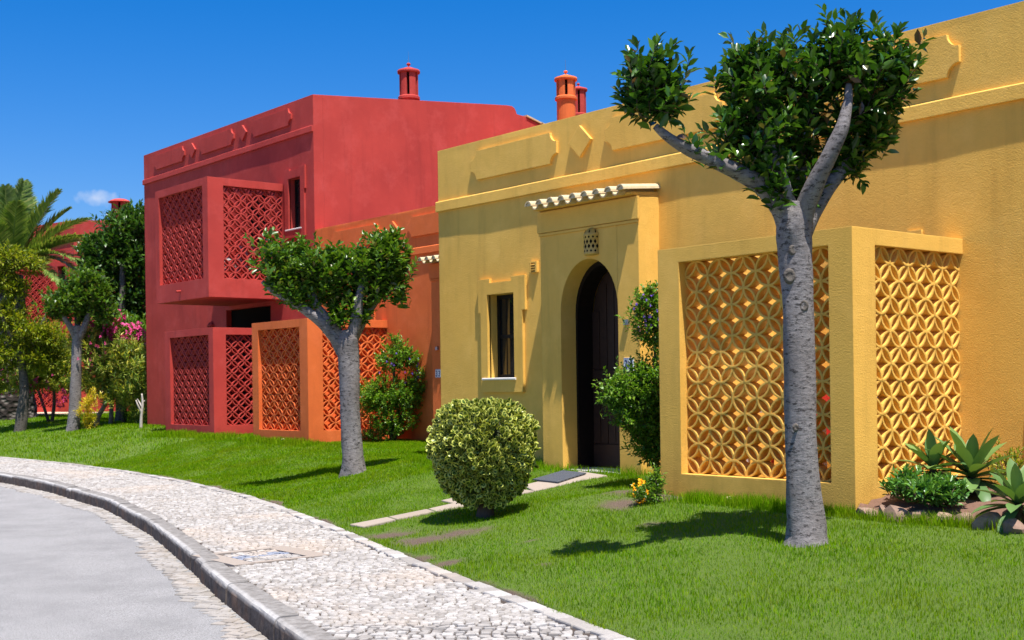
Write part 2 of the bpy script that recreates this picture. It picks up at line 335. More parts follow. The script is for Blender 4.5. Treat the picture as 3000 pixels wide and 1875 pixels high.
def kerb_mat():
    m, t, b = new_mat('kerb_limestone'); v = gcoord(t); g = t.nodes.new('ShaderNodeNewGeometry')
    a = t.nodes.new('ShaderNodeVertexColor'); a.layer_name = 'Col'
    n = nz(t, 14, 6, .7, vec=v); f = nz(t, 70, 4, .65, vec=v); bg_ = nz(t, 3, 4, .6, vec=v)
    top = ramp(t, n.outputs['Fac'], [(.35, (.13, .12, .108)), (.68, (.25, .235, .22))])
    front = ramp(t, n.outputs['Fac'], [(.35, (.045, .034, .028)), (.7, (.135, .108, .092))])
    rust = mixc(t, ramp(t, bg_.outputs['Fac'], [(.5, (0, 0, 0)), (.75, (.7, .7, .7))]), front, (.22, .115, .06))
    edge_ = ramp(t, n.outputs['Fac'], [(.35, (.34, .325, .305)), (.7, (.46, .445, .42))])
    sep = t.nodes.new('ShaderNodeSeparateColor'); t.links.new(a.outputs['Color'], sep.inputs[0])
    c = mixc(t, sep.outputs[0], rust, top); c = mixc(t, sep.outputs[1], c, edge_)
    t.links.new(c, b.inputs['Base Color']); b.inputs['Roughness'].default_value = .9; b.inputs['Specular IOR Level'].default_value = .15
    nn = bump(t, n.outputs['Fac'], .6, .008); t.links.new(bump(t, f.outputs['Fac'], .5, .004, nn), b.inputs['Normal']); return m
M_KERB = kerb_mat()
def road_mat():
    m, t, b = new_mat('worn_asphalt'); v = gcoord(t)
    f = nz(t, 120, 4, .75, vec=v); md = nz(t, 55, 5, .8, vec=v); bg_ = nz(t, 1.4, 6, .7, vec=v); pt = nz(t, .45, 3, .5, vec=v)
    c = ramp(t, f.outputs['Fac'], [(.34, (.11, .106, .102)), (.5, (.245, .24, .234)), (.66, (.36, .352, .344))])
    c = mixc(t, ramp(t, bg_.outputs['Fac'], [(.42, (0, 0, 0)), (.7, (.75, .75, .75))]), c, (.17, .166, .163))
    c = mixc(t, ramp(t, md.outputs['Fac'], [(.56, (0, 0, 0)), (.7, (.8, .8, .8))]), c, (.115, .11, .106))
    c = mixc(t, ramp(t, md.outputs['Fac'], [(.28, (.7, .7, .7)), (.42, (0, 0, 0))]), c, (.37, .362, .355))
    t.links.new(c, b.inputs['Base Color']); b.inputs['Roughness'].default_value = .9; b.inputs['Specular IOR Level'].default_value = .2
    n = bump(t, f.outputs['Fac'], .8, .005); t.links.new(bump(t, md.outputs['Fac'], .6, .008, n), b.inputs['Normal']); return m
M_ROAD = road_mat()
def lawn_mat():
    m, t, b = new_mat('lawn_ground'); v = gcoord(t)
    a = nz(t, 2.2, 5, .6, vec=v); f = nz(t, 120, 4, .7, vec=v); ve = t.nodes.new('ShaderNodeVertexColor'); ve.layer_name = 'Col'
    c = ramp(t, f.outputs['Fac'], [(.3, (.05, .09, .006)), (.7, (.13, .22, .010))])
    soil = ramp(t, f.outputs['Fac'], [(.3, (.06, .038, .026)), (.7, (.20, .135, .095))])
    c = mixc(t, ve.outputs['Color'], c, soil)
    t.links.new(c, b.inputs['Base Color']); b.inputs['Roughness'].default_value = .95
    t.links.new(bump(t, f.outputs['Fac'], 1.0, .02), b.inputs['Normal']); return m
M_LAWN = lawn_mat()
M_GROUND = plain('dry_ground', (.16, .15, .07), .95, 3, .4)
def mat_rubber():
    m, t, b = new_mat('ribbed_rubber'); w_ = t.nodes.new('ShaderNodeTexWave'); w_.inputs['Scale'].default_value = 14; w_.bands_direction = 'X'
    t.links.new(ocoord(t), w_.inputs['Vector']); t.links.new(ramp(t, w_.outputs['Fac'], [(.3, (.028, .032, .042)), (.8, (.085, .10, .13))]), b.inputs['Base Color'])
    b.inputs['Roughness'].default_value = .6; t.links.new(bump(t, w_.outputs['Fac'], .8, .006), b.inputs['Normal']); return m
M_RUB = mat_rubber()

# ================================================================== ground, road, pavement
def vnoise(x, y, s, seed=0):
    """cheap smooth value noise, vectorised, range about -1..1"""
    x = np.asarray(x, float) * s + seed * 17.3; y = np.asarray(y, float) * s - seed * 9.1
    return (np.sin(x * 1.0 + 1.7 * np.sin(y * .83 + seed)) + np.sin(y * 1.31 + 1.3 * np.sin(x * .71 + 2.1)) + .6 * np.sin(2.3 * x + 1.9 * y)) / 2.6

gx = np.concatenate([np.linspace(-900, -62, 14), np.linspace(-60, 20, 81), np.linspace(24, 900, 14)])
gy = np.concatenate([np.linspace(-900, -32, 12), np.linspace(-30, 30, 61), np.linspace(34, 900, 12)])
XX, YY = np.meshgrid(gx, gy, indexing='ij')
ZZ = np.where((np.abs(XX) < 62) & (YY > -30) & (YY < 31), np.minimum(G(XX, YY), np.where(YY < edge(XX), -.5, 9)) - .07, -.55)
ZZ = np.where((YY < edge(XX) + .3), -.58, ZZ)
nx, ny = XX.shape
def gridF(nx, ny):
    i, j = np.meshgrid(np.arange(nx - 1), np.arange(ny - 1), indexing='ij'); a = i * ny + j
    return np.stack([a, a + ny, a + ny + 1, a + 1], -1).reshape(-1, 4)
link('ground', np_mesh('ground', np.stack([XX, YY, ZZ], -1).reshape(-1, 3), gridF(nx, ny), True), M_GROUND, kind='structure', label='dry earth ground under and around the whole street')

# road: strip from the kerb foot out to the far side
rx = np.linspace(-60, 20, 240); NR = 24
RV = []
for x in rx:
    y0 = kerbline(x) - .10
    for j in range(NR):
        q = j / (NR - 1); RV.append((x, y0 - 26 * q ** 2, -.445 - .02 * min(1, 3 * q)))
road = link('road', np_mesh('road', RV, gridF(len(rx), NR)[:, ::-1], True), M_ROAD, kind='structure', label='pale worn grey asphalt road curving to the left')

# pavement bed (joints) -----------------------------------------------------
PV = []; NP_ = 8
for x in rx:
    a, b_ = kerbline(x) - .02, edge(x) + .03
    for j in range(NP_): PV.append((x, a + (b_ - a) * j / (NP_ - 1), PAVZ - .013))
pavement = link('pavement', np_mesh('pavement', PV, gridF(len(rx), NP_), True), M_MORTAR, kind='structure', label='white limestone sett pavement curving along the lawn')

# utility cover set into the pavement: four corners read from the photo
MC = [gp(595 / KPX, 1625 / KPX), gp(865 / KPX, 1598 / KPX), gp(936 / KPX, 1629 / KPX), gp(651 / KPX, 1661 / KPX)]
MC = [np.array([p[0], p[1]]) for p in MC]
mc0 = sum(MC) / 4; ma = (MC[1] - MC[0] + MC[2] - MC[3]) / 2; mb = (MC[3] - MC[0] + MC[2] - MC[1]) / 2
mla, mlb = np.linalg.norm(ma), np.linalg.norm(mb); ma /= mla; mb = np.array([ma[1], -ma[0]]) * (1 if (np.array([ma[1], -ma[0]]) @ mb) > 0 else -1)
def in_cover(x, y, pad=0.0):
    d = np.stack([x - mc0[0], y - mc0[1]], -1); return (np.abs(d @ ma) < mla / 2 + pad) & (np.abs(d @ mb) < mlb / 2 + pad)

def setts(cen, ang, cell, ws, seed, gap=.0035, jit=.17, h=.012):
    """corner-jittered setts round the grid nodes -> arrays (n,8,3) in world, tops proud and uneven"""
    pass
def make_setts(x0, x1, y0, y1, ang, ca, cb, keep, z, seed, gap=.0085, jit=.2, warp=.03, zvar=.0055, brick=0.5):
    r = np.random.default_rng(seed); c, s_ = math.cos(ang), math.sin(ang)
    cx, cy = (x0 + x1) / 2, (y0 + y1) / 2; R = math.hypot(x1 - x0, y1 - y0) / 2
    na, nb = int(2 * R / ca) + 2, int(2 * R / cb) + 2
    I, J = np.meshgrid(np.arange(na), np.arange(nb), indexing='ij')
    def node(I, J, ja, jb):
        a = (I - na / 2) * ca + ja; b = (J - nb / 2) * cb + jb
        a2 = a + warp * vnoise(a, b, 3.0, 1) ; b2 = b + 2.0 * warp * vnoise(a, b, 2.1, 2)
        return np.stack([cx + c * a2 - s_ * b2, cy + s_ * a2 + c * b2], -1)
    row = r.uniform(-.5, .5, nb + 1) * ca * brick * 2       # every row slides, so the joints are broken
    jx = r.uniform(-jit, jit, (na + 1, nb + 1, 2)) * np.array([ca, cb])
    jz = r.uniform(-jit, jit, (na + 1, nb + 1)) * cb * .6
    I1, J1 = np.meshgrid(np.arange(na + 1), np.arange(nb + 1), indexing='ij')
    # corners: each row owns its own vertical joints, shared horizontals
    A = node(I, J, row[J] + jx[:-1, :-1, 0], jz[:-1, :-1]); B = node(I + 1, J, row[J] + jx[1:, :-1, 0], jz[1:, :-1])
    C_ = node(I + 1, J + 1, row[J] + jx[1:, :-1, 0] * .6 + jx[1:, 1:, 1] * .5, jz[1:, 1:]); D = node(I, J + 1, row[J] + jx[:-1, :-1, 0] * .6 + jx[:-1, 1:, 1] * .5, jz[:-1, 1:])
    Q = np.stack([A, B, C_, D], 2).reshape(-1, 4, 2); M = Q.mean(1)
    k = keep(M[:, 0], M[:, 1]); Q, M = Q[k], M[k]
    d = Q - M[:, None]; ln_ = np.linalg.norm(d, axis=2, keepdims=True)
    lo = M[:, None] + d * (1 - gap / ln_); hi = M[:, None] + d * (1 - (gap + .006) / ln_) ; 
    zt = z + r.uniform(-zvar, zvar, len(Q)); tilt = r.uniform(-zvar, zvar, (len(Q), 4)) * .8
    V = np.zeros((len(Q), 12, 3)); V[:, :4, :2] = Q - d * (gap * .6 / ln_); V[:, :4, 2] = z - .02
    V[:, 4:8, :2] = lo; V[:, 4:8, 2] = (zt - .0035)[:, None] + tilt
    V[:, 8:, :2] = hi; V[:, 8:, 2] = zt[:, None] + tilt
    return V, M
SETT_F = np.array([(8, 9, 10, 11)] + [(i, (i + 1) % 4, (i + 1) % 4 + 4, i + 4) for i in range(4)] + [(i + 4, (i + 1) % 4 + 4, (i + 1) % 4 + 8, i + 8) for i in range(4)])
def lay(V, M, name, mat, parent, n_single, label_stuff=None):
    """the n nearest in view become objects of their own, the rest one joined part"""
    P = np.concatenate([M, np.full((len(M), 1), PAVZ)], 1); u, v, zz = project(P)
    vis = (u > -20) & (u < 3020) & (v > 0) & (v < 1890) & (zz > 0)
    order = np.argsort(np.where(vis, zz, 1e6)); single = order[:n_single]; single = [i for i in single if vis[i]]
    rest = np.setdiff1d(np.arange(len(V)), single)
    for i in single:
        c0 = V[i].mean(0); me = mk_mesh(name, V[i] - c0, SETT_F); o = link(name, me, mat, parent); o.location = tuple(c0)
    if len(rest):
        W = V[rest]; F = (SETT_F[None] + (np.arange(len(rest)) * 12)[:, None, None]).reshape(-1, 4)
        link(name + '_field', np_mesh(name + '_field', W.reshape(-1, 3), F), mat, parent, kind='stuff')
bord = .13
def keep_pav(x, y): return (y > kerbline(x) + .022) & (y < edge(x) - bord + .01 - .02) & ~in_cover(x, y, .012)
for xa, xb, sd in ((-9, 5, 1),):
    V1, M1 = make_setts(xa, xb, -6.6, -0.4, math.radians(46), .066, .043, lambda x, y: keep_pav(x, y) & (x > xa) & (x < xb), PAVZ, sd, jit=.24, warp=.035)
V2, M2 = make_setts(-27, -9, -3.2, 0.6, math.radians(50), .072, .047, lambda x, y: keep_pav(x, y) & (x > -27) & (x <= -9), PAVZ, 3, jit=.22, warp=.03)
lay(np.concatenate([V1, V2]), np.concatenate([M1, M2]), 'sett', M_COB, pavement, 300)
# border row of longer stones against the lawn
xs = -26.0; BV = []; BM = []; rb = np.random.default_rng(5)
while xs < 4.5:
    ln_ = rb.uniform(.10, .24) if xs > -12 else rb.uniform(.2, .4); x2 = xs + ln_ * .93
    p0 = np.array([xs + .004, edge(xs)]); p1 = np.array([x2 - .004, edge(x2)]); t_ = (p1 - p0) / np.linalg.norm(p1 - p0); nrm = np.array([t_[1], -t_[0]])
    wd = bord - .012 + rb.uniform(-.015, .02); off = rb.uniform(-.012, .012)
    q = np.array([p0 + nrm * (wd + off), p1 + nrm * (wd + off + rb.uniform(-.012, .012)), p1 + nrm * off, p0 + nrm * off]); m_ = q.mean(0); d = q - m_; l_ = np.linalg.norm(d, axis=1, keepdims=True)
    v = np.zeros((12, 3)); v[:4, :2] = q; v[:4, 2] = PAVZ - .02; v[4:8, :2] = q - d * .004 / l_; v[4:8, 2] = PAVZ - .001; v[8:, :2] = q - d * .012 / l_; v[8:, 2] = PAVZ + .004 + rb.uniform(0, .004)
    BV.append(v); BM.append(m_); xs = x2
lay(np.array(BV), np.array(BM), 'border_stone', M_COB, pavement, 300)
# gutter setts along the road side of the kerb
def keep_gut(x, y):
    k = kerbline(x); wv = .21 + .06 * vnoise(x, y, 2.5, 3)
    return (y < k - .175) & (y > k - .175 - wv) & (x > -17) & (x < 3)
VG, MG = make_setts(-17, 3, -7, -1.2, math.radians(24), .105, .07, keep_gut, -.4405, 9, gap=.009, jit=.26, warp=.03, zvar=.003)
lay(VG, MG, 'gutter_sett', M_GUT, road, 300)

# cover: frame bars plus setts with a blue-grey mark
cov = empty('utility_cover', (mc0[0], mc0[1], PAVZ), 'rectangular utility cover with stone frame and blue-grey marked setts in the pavement', 'utility cover')
ang_c = math.atan2(ma[1], ma[0])
def cov_loc(a, b, z): return (a * ma[0] + b * mb[0], a * ma[1] + b * mb[1], z)
def cov_box(name, a0, a1, b0, b1, z0, z1, mat):
    v = [cov_loc(a, b, z) for z in (z0, z1) for a, b in ((a0, b0), (a1, b0), (a1, b1), (a0, b1))]
    f = [(4, 5, 6, 7), (0, 1, 5, 4), (1, 2, 6, 5), (2, 3, 7, 6), (3, 0, 4, 7)]
    return link(name, mk_mesh(name, v, f), mat, cov)
ha, hb = mla / 2, mlb / 2; fw = .115
cov_box('frame_bar', -ha, -ha + fw * 1.5, -hb, hb, -.02, .004, M_FRAMEST); cov_box('frame_bar', ha - fw * 1.5, ha, -hb, hb, -.02, .004, M_FRAMEST)
cov_box('frame_bar', -ha + fw * 1.5 + .004, ha - fw * 1.5 - .004, -hb, -hb + .07, -.02, .005, M_FRAMEST); cov_box('frame_bar', -ha + fw * 1.5 + .004, ha - fw * 1.5 - .004, hb - .07, hb, -.02, .005, M_FRAMEST)
def keep_in(x, y):
    d = np.stack([x, y], -1); return (np.abs(d @ ma) < ha - fw * 1.5 - .03) & (np.abs(d @ mb) < hb - .07 - .025)
VC, MCc = make_setts(-1, 1, -1, 1, ang_c, .058, .045, keep_in, .002, 11, gap=.004, jit=.2, warp=.01)
aa = MCc @ ma; bb = MCc @ mb
blue = ((np.abs(np.abs(aa) - .16) < .055) & (np.abs(bb) < .085)) | ((np.abs(aa) < .16) & (np.abs(bb) < .022))
for V_, mt in ((VC[~blue], M_COB), (VC[blue], M_COBB)):
    for v in V_:
        c0 = v.mean(0); o = link('sett', mk_mesh('sett', v - c0, SETT_F), mt, cov); o.location = tuple(c0)

# kerb: one rounded stone after the other
kerb = link('kerb', mk_mesh('kerb', [(x, kerbline(x) - o_, z) for x in rx for o_, z in ((-.03, -.32), (.13, -.32), (.15, -.47))], [q for i in range(len(rx) - 1) for q in ((3 * i, 3 * i + 1, 3 * i + 4, 3 * i + 3), (3 * i + 1, 3 * i + 2, 3 * i + 5, 3 * i + 4))]), M_MORTAR, kind='structure', label='raised limestone kerb between the pavement and the road')
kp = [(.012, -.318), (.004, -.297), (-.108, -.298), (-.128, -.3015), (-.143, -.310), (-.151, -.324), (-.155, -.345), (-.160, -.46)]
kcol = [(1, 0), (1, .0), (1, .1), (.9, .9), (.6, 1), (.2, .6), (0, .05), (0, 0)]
xs = -30.0; rk = np.random.default_rng(3)
while xs < 6:
    ln_ = rk.choice([.28, .5, .55, .62, .8]) * rk.uniform(.9, 1.1) * (1.6 if xs < -12 else 1); x2 = min(xs + ln_ * .93, 6.3); v = []; c_ = []; sub = 4; dz = rk.uniform(-.006, .006); dy = rk.uniform(-.006, .006); kw = rk.uniform(.55, 1.1)
    g_ = .003
    for i in range(sub + 1):
        x = xs + g_ + (x2 - xs - 2 * g_) * i / sub; sl_ = (kerbline(x + .05) - kerbline(x - .05)) / .1; nl = math.hypot(1, sl_); nxv, nyv = -sl_ / nl, 1 / nl
        e_ = .004 if i in (0, sub) else 0
        for (o_, z), cc in zip(kp, kcol):
            o2 = o_ + (e_ if o_ < -.05 else -e_) + dy + rk.uniform(-.0025, .0025)
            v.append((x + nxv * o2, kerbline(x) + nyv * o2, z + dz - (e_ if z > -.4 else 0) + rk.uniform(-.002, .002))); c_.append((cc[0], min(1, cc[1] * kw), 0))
    n_ = len(kp); f = [(i * n_ + j, (i + 1) * n_ + j, (i + 1) * n_ + j + 1, i * n_ + j + 1) for i in range(sub) for j in range(n_ - 1)]
    f += [tuple(range(n_)), tuple(sub * n_ + j for j in range(n_ - 1, -1, -1))]
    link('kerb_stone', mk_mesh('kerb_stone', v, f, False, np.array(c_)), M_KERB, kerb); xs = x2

# ------------------------------------------------------------------ lawn sheet, bare soil, grass
SOIL = [(*gp(1010, 1275)[:2], .38), (*gp(930, 1262)[:2], .30), (*gp(1080, 1262)[:2], .30), (*gp(1060, 1330)[:2], .16), (*gp(1000, 1320)[:2], .2), (*gp(1480, 1190)[:2], .32), (*gp(1500, 1165)[:2], .35), (*gp(1560, 1175)[:2], .3), (*gp(1250, 1280)[:2], .07), (*gp(1540, 1240)[:2], .09), (*gp(1290, 1335)[:2], .07)]
_b0, _b1 = gp(2025, 1222), gp(2419, 1262)
def bed_line(x): return _b0[1] + (np.asarray(x) - _b0[0]) * (_b1[1] - _b0[1]) / (_b1[0] - _b0[0])
def soil(x, y):
    s_ = np.zeros_like(np.asarray(x, float))
    for a, b_, r in SOIL: s_ = np.maximum(s_, np.clip(1.35 - np.hypot(x - a, y - b_) / (r * .8) + .45 * vnoise(x, y, 9, 4), 0, 1))
    s_ = np.maximum(s_, np.clip((.03 + .09 * vnoise(x, y, 2.3, 5) + .05 * vnoise(x, y, 11, 6) - (y - edge(x))) * 14, 0, 1))
    bed = np.clip((y - bed_line(x)) * 9, 0, 1) * (x > 0.02)
    return np.maximum(s_, bed)
SLABS = []     # stepping slabs of the path: corners read from the photo
def slab_quad(c): return np.array([gp(*q)[:2] for q in c])
SLABQ = [slab_quad([(826, 1243), (915, 1226), (935, 1232), (858, 1249)]), slab_quad([(918, 1225), (1008, 1207), (1028, 1213), (938, 1231)]), slab_quad([(1012, 1206), (1075, 1192), (1100, 1199), (1032, 1213)]),
         slab_quad([(1042, 1186), (1110, 1172), (1150, 1180), (1080, 1195)]), slab_quad([(1165, 1170), (1225, 1158), (1262, 1164), (1205, 1176)]), slab_quad([(1236, 1150), (1370, 1117), (1435, 1127), (1262, 1163)])]
def in_slab(x, y):
    r = np.zeros(np.shape(x), bool)
    for q in SLABQ:
        ins = np.ones(np.shape(x), bool); A = .5 * sum(q[i][0] * q[(i + 1) % 4][1] - q[(i + 1) % 4][0] * q[i][1] for i in range(4)); sg = 1 if A > 0 else -1
        for i in range(4):
            a, b_ = q[i], q[(i + 1) % 4]; ins &= sg * ((b_[0] - a[0]) * (y - a[1]) - (b_[1] - a[1]) * (x - a[0])) > 0
        r |= ins
    return r
lx = np.concatenate([np.linspace(-60, -14, 60), np.linspace(-13.8, -6, 60), np.linspace(-5.9, 5, 150), np.linspace(5.3, 20, 30)]); NLY = 90
LV = []; LC = []
qy = np.linspace(0, 1, NLY) ** 1.5
for x in lx:
    e = edge(x); ys = e - .005 + (11 - e) * qy; zs = G(x, ys) + np.where(qy == 0, -.02, .006) + .012 * vnoise(np.full(NLY, x), ys, 5, 7); zs[0] -= .02
    LV += list(zip([x] * NLY, ys, zs)); LC += list(soil(np.full(NLY, x), ys))
lawn = link('lawn', np_mesh('lawn', LV, gridF(len(lx), NLY), True, np.repeat(np.array(LC)[:, None], 3, 1)), M_LAWN, kind='structure', label='mown green lawn sloping from the houses down to the pavement')

def blocked(x, y):
    b = (x > -2.09) & (x < 0) & (y > -.0)
    b |= (x > 0) & (y > 1.6); b |= (x > -7.62) & (x <= -2.0) & (y > 1.6); b |= (x > -5.19) & (x < -3.59) & (y > 1.29)
    b |= (x > -14.42) & (x < -12.47) & (y > 2.45); b |= (x > -18.1) & (x < -15.94) & (y > 2.45); b |= (x > -23) & (x < -7) & (y > 4.05)
    return b
def blades(n, x0, x1, y0, y1, hmin, hmax, wd, seed, dens_fn=None, lean=.45):
    r = np.random.default_rng(seed); x = r.uniform(x0, x1, n); y = r.uniform(y0, y1, n)
    e = edge(x); k = (y > e - .02 + .03 * vnoise(x, y, 14, 8)) & ~blocked(x, y) & ~in_slab(x, y)
    s_ = soil(x, y); k &= r.uniform(0, 1, n) > np.clip(s_ * 1.05, 0, .95)
    P = np.stack([x, y, np.zeros(n)], 1); u, v, zz = project(np.stack([x, y, G(x, y)], 1)); k &= (u > -450) & (u < 3450) & (v < 2300) & (zz > .5)
    if dens_fn is not None: k &= r.uniform(0, 1, n) < dens_fn(zz)
    x, y, s_ = x[k], y[k], s_[k]; n = len(x); z = G(x, y) + .012 * vnoise(x, y, 5, 7)
    h = r.uniform(hmin, hmax, n) * (1 + .35 * vnoise(x, y, 3.1, 9)) * (1 - .5 * s_); az = r.uniform(0, 2 * np.pi, n); la = r.uniform(0, 2 * np.pi, n); le = r.uniform(0, lean, n) * h
    w_ = wd * r.uniform(.7, 1.3, n); sx, sy = np.cos(az) * w_, np.sin(az) * w_; dx, dy = np.cos(la) * le, np.sin(la) * le
    V = np.zeros((n, 5, 3))
    V[:, 0] = np.stack([x - sx, y - sy, z - .004], 1); V[:, 1] = np.stack([x + sx, y + sy, z - .004], 1)
    V[:, 2] = np.stack([x + dx * .4 + sx * .75, y + dy * .4 + sy * .75, z + h * .6], 1); V[:, 3] = np.stack([x + dx * .4 - sx * .75, y + dy * .4 - sy * .75, z + h * .6], 1)
    V[:, 4] = np.stack([x + dx * 1.3, y + dy * 1.3, z + h], 1)
    F = (np.array([(0, 1, 2), (0, 2, 3), (3, 2, 4)])[None] + (np.arange(n) * 5)[:, None, None]).reshape(-1, 3)
    return V.reshape(-1, 3), F
sets = [blades(330000, -6.5, 4.5, -5.2, 1.6, .018, .040, .0021, 21), blades(260000, -16, -6.5, -2.0, 4.2, .022, .044, .0034, 22), blades(110000, -34, -16, -2.5, 9.5, .035, .065, .006, 23),
        blades(26000, -2.3, 1.5, -.30, .0, .05, .12, .0022, 24, lambda z: z * 0 + .32), blades(9000, -7.7, -3.5, 1.0, 1.6, .05, .13, .0024, 25, lambda z: z * 0 + .6), blades(9000, -18.5, -12, 2.1, 2.45, .05, .12, .004, 26, lambda z: z * 0 + .6)]
off = 0; GV = []; GF = []
for v, f in sets: GV.append(v); GF.append(f + off); off += len(v)
link('grass', np_mesh('grass', np.concatenate(GV), np.concatenate(GF)), LF_GRASS, kind='stuff', label='short bright green grass blades covering the sloping lawn')

# path slabs
path = link('path', mk_mesh('path', [(*q, G(*q) - .03) for s_ in SLABQ for q in s_], [tuple(range(i * 4, i * 4 + 4)) for i in range(len(SLABQ))]), M_SOIL, kind='structure', label='stepping slab path from the pavement to the arched door')
for q in SLABQ:
    c = q.mean(0); rr = np.random.default_rng(int(abs(c[0]) * 1000)); zb = [float(G(*p)) for p in q]
    def ring(k, dz): return [(*(c + (p - c) * k), z + dz) for p, z in zip(q, zb)]
    v = ring(1, -.03) + ring(.995, .012) + ring(.975, .02); f = [(8, 9, 10, 11)] + [(i, (i + 1) % 4, (i + 1) % 4 + 4, i + 4) for i in range(4)] + [(i + 4, (i + 1) % 4 + 4, (i + 1) % 4 + 8, i + 8) for i in range(4)]
    bm = bmesh.new(); bv = [bm.verts.new(p) for p in v]; [bm.faces.new([bv[i] for i in t_]) for t_ in f]; bmesh.ops.recalc_face_normals(bm, faces=bm.faces[:])
    me = bpy.data.meshes.new('slab'); bm.to_mesh(me); bm.free(); link('slab', me, M_SLAB, path)

# ================================================================== houses
def facade(x0, x1, z0, z1, y, holes, depth, step=.11, amp=.0035, seed=0, top=.22):
    """plastered front (facing -y) with slightly uneven surface, rectangular openings with reveals, top and end thickness"""
    xs = set(np.round(np.arange(x0, x1, step), 4)) | {x0, x1}; zs = set(np.round(np.arange(z0, z1, step), 4)) | {z0, z1}
    for a, b, c, d in holes: xs |= {a, b}; zs |= {c, d}
    def clean(s_, must):
        s_ = sorted(s_); o = []
        for q in s_:
            if o and q - o[-1] < .02:
                if q in must: o[-1] = q
                continue
            o.append(q)
        return np.array(o)
    xs = clean(xs, {x0, x1} | {h for q in holes for h in q[:2]}); zs = clean(zs, {z0, z1} | {h for q in holes for h in q[2:]})
    nx_, nz_ = len(xs), len(zs); mb = MB()
    for x in xs:
        for z in zs:
            yy = y + amp * float(vnoise(x, z, 1.6, seed)) + amp * .55 * float(vnoise(x, z, 4.3, seed + 3))
            for a, b, c, d in holes:
                if a - 1e-4 <= x <= b + 1e-4 and c - 1e-4 <= z <= d + 1e-4: yy = y
            if x in (x0, x1) or z in (z0, z1): yy = y
            mb.v.append((x, yy, z))
    for i in range(nx_ - 1):
        for j in range(nz_ - 1):
            xm, zm = (xs[i] + xs[i + 1]) / 2, (zs[j] + zs[j + 1]) / 2
            if any(a < xm < b and c < zm < d for a, b, c, d in holes): continue
            mb.f.append((i * nz_ + j, (i + 1) * nz_ + j, (i + 1) * nz_ + j + 1, i * nz_ + j + 1))
    for a, b, c, d in holes:
        mb.add([(a, y, c), (b, y, c), (b, y, d), (a, y, d), (a, y + depth, c), (b, y + depth, c), (b, y + depth, d), (a, y + depth, d)], [(0, 1, 5, 4), (1, 2, 6, 5), (2, 3, 7, 6), (3, 0, 4, 7)])
    mb.add([(x0, y, z1), (x1, y, z1), (x1, y + top, z1), (x0, y + top, z1), (x0, y, z0), (x1, y, z0), (x1, y + top, z0), (x0, y + top, z0)], [(0, 1, 2, 3), (0, 3, 7, 4), (1, 5, 6, 2), (2, 6, 7, 3)])
    return mb
def relief_outline(x0, x1, z0, z1, c=.115, n=5):
    """rectangle whose corners are cut by concave quarter rounds with a small fillet step"""
    pts = []
    for (cx, cz, a0) in ((x0, z0, 90), (x1, z0, 180), (x1, z1, 270), (x0, z1, 0)):
        for i in range(n + 1):
            a = math.radians(a0 - 90 * i / n); pts.append((cx + c * math.cos(a), cz + c * math.sin(a)))
    # order: corner arcs listed so that the outline runs counter-clockwise
    return pts
def relief_panel(parent, mat, x0, x1, z0, z1, y, t, **kw): return MB().prism_y(relief_outline(x0, x1, z0, z1), y - t, y + .02).build('relief_panel', mat, parent, **kw)
def diamond(parent, mat, xc, zc, hw, hh, y, t, **kw): return MB().prism_y([(xc - hw, zc), (xc, zc - hh), (xc + hw, zc), (xc, zc + hh)], y - t, y + .02).build('relief_diamond', mat, parent, **kw)
def cornice(parent, mat, x0, x1, z0, z1, y, t, wrap=0, **kw):
    mb = MB(); nseg = int((x1 - x0) / .25) + 1
    for i in range(nseg + 1):
        x = x0 + (x1 - x0) * i / nseg; tt = t * (1 + .10 * float(vnoise(x, z0, 2.1, 2))); zz = .004 * float(vnoise(x, z0, 3.3, 5))
        mb.v += [(x, y + .01, z0 + zz), (x, y - tt, z0 + zz), (x, y - tt * .9, z1 - .012 + zz), (x, y - tt * .55, z1 + zz), (x, y + .01, z1 + zz)]
    for i in range(nseg):
        for j in range(4): mb.f.append((i * 5 + j, i * 5 + j + 1, i * 5 + j + 6, i * 5 + j + 5))
    mb.f += [(4, 3, 2, 1, 0), tuple(nseg * 5 + j for j in range(5))]
    return mb.build('cornice', mat, parent, **kw)
def window_surround(parent, mat, xo0, xo1, xi0, xi1, z0, zs, zi0, zi1, ztop, zc, wx0, wx1, y, t, **kw):
    """raised band round the window, wider above the middle, with a stepped head"""
    y0, y1 = y - t, y + .02; ear = (wx1 - wx0) * .1
    mb = MB().cells([(xo0, wx0 + ear, y0, y1, zs, zc), (xo0, wx0 + ear, y0, y1, zc, ztop), (wx1 - ear * .8, xo1, y0, y1, zc, ztop), (wx1, xo1, y0, y1, zs, zc), (xi0, wx0, y0, y1, zi0, zs), (wx1, xi1, y0, y1, zi0, zs), (wx0, wx1, y0, y1, zi1, zc), (xi0, xi1, y0, y1, z0, zi0)] if False else
                    [(xo0, wx0, y0, y1, zs, zc), (wx1, xo1, y0, y1, zs, zc), (xo0, wx0 + ear, y0, y1, zc, ztop), (wx1 - ear * .8, xo1, y0, y1, zc, ztop), (xi0, wx0, y0, y1, zi0, zs), (wx1, xi1, y0, y1, zi0, zs), (wx0, wx1, y0, y1, zi1, zc), (xi0, xi1, y0, y1, z0, zi0)])
    return mb.build('window_surround', mat, parent, **kw)
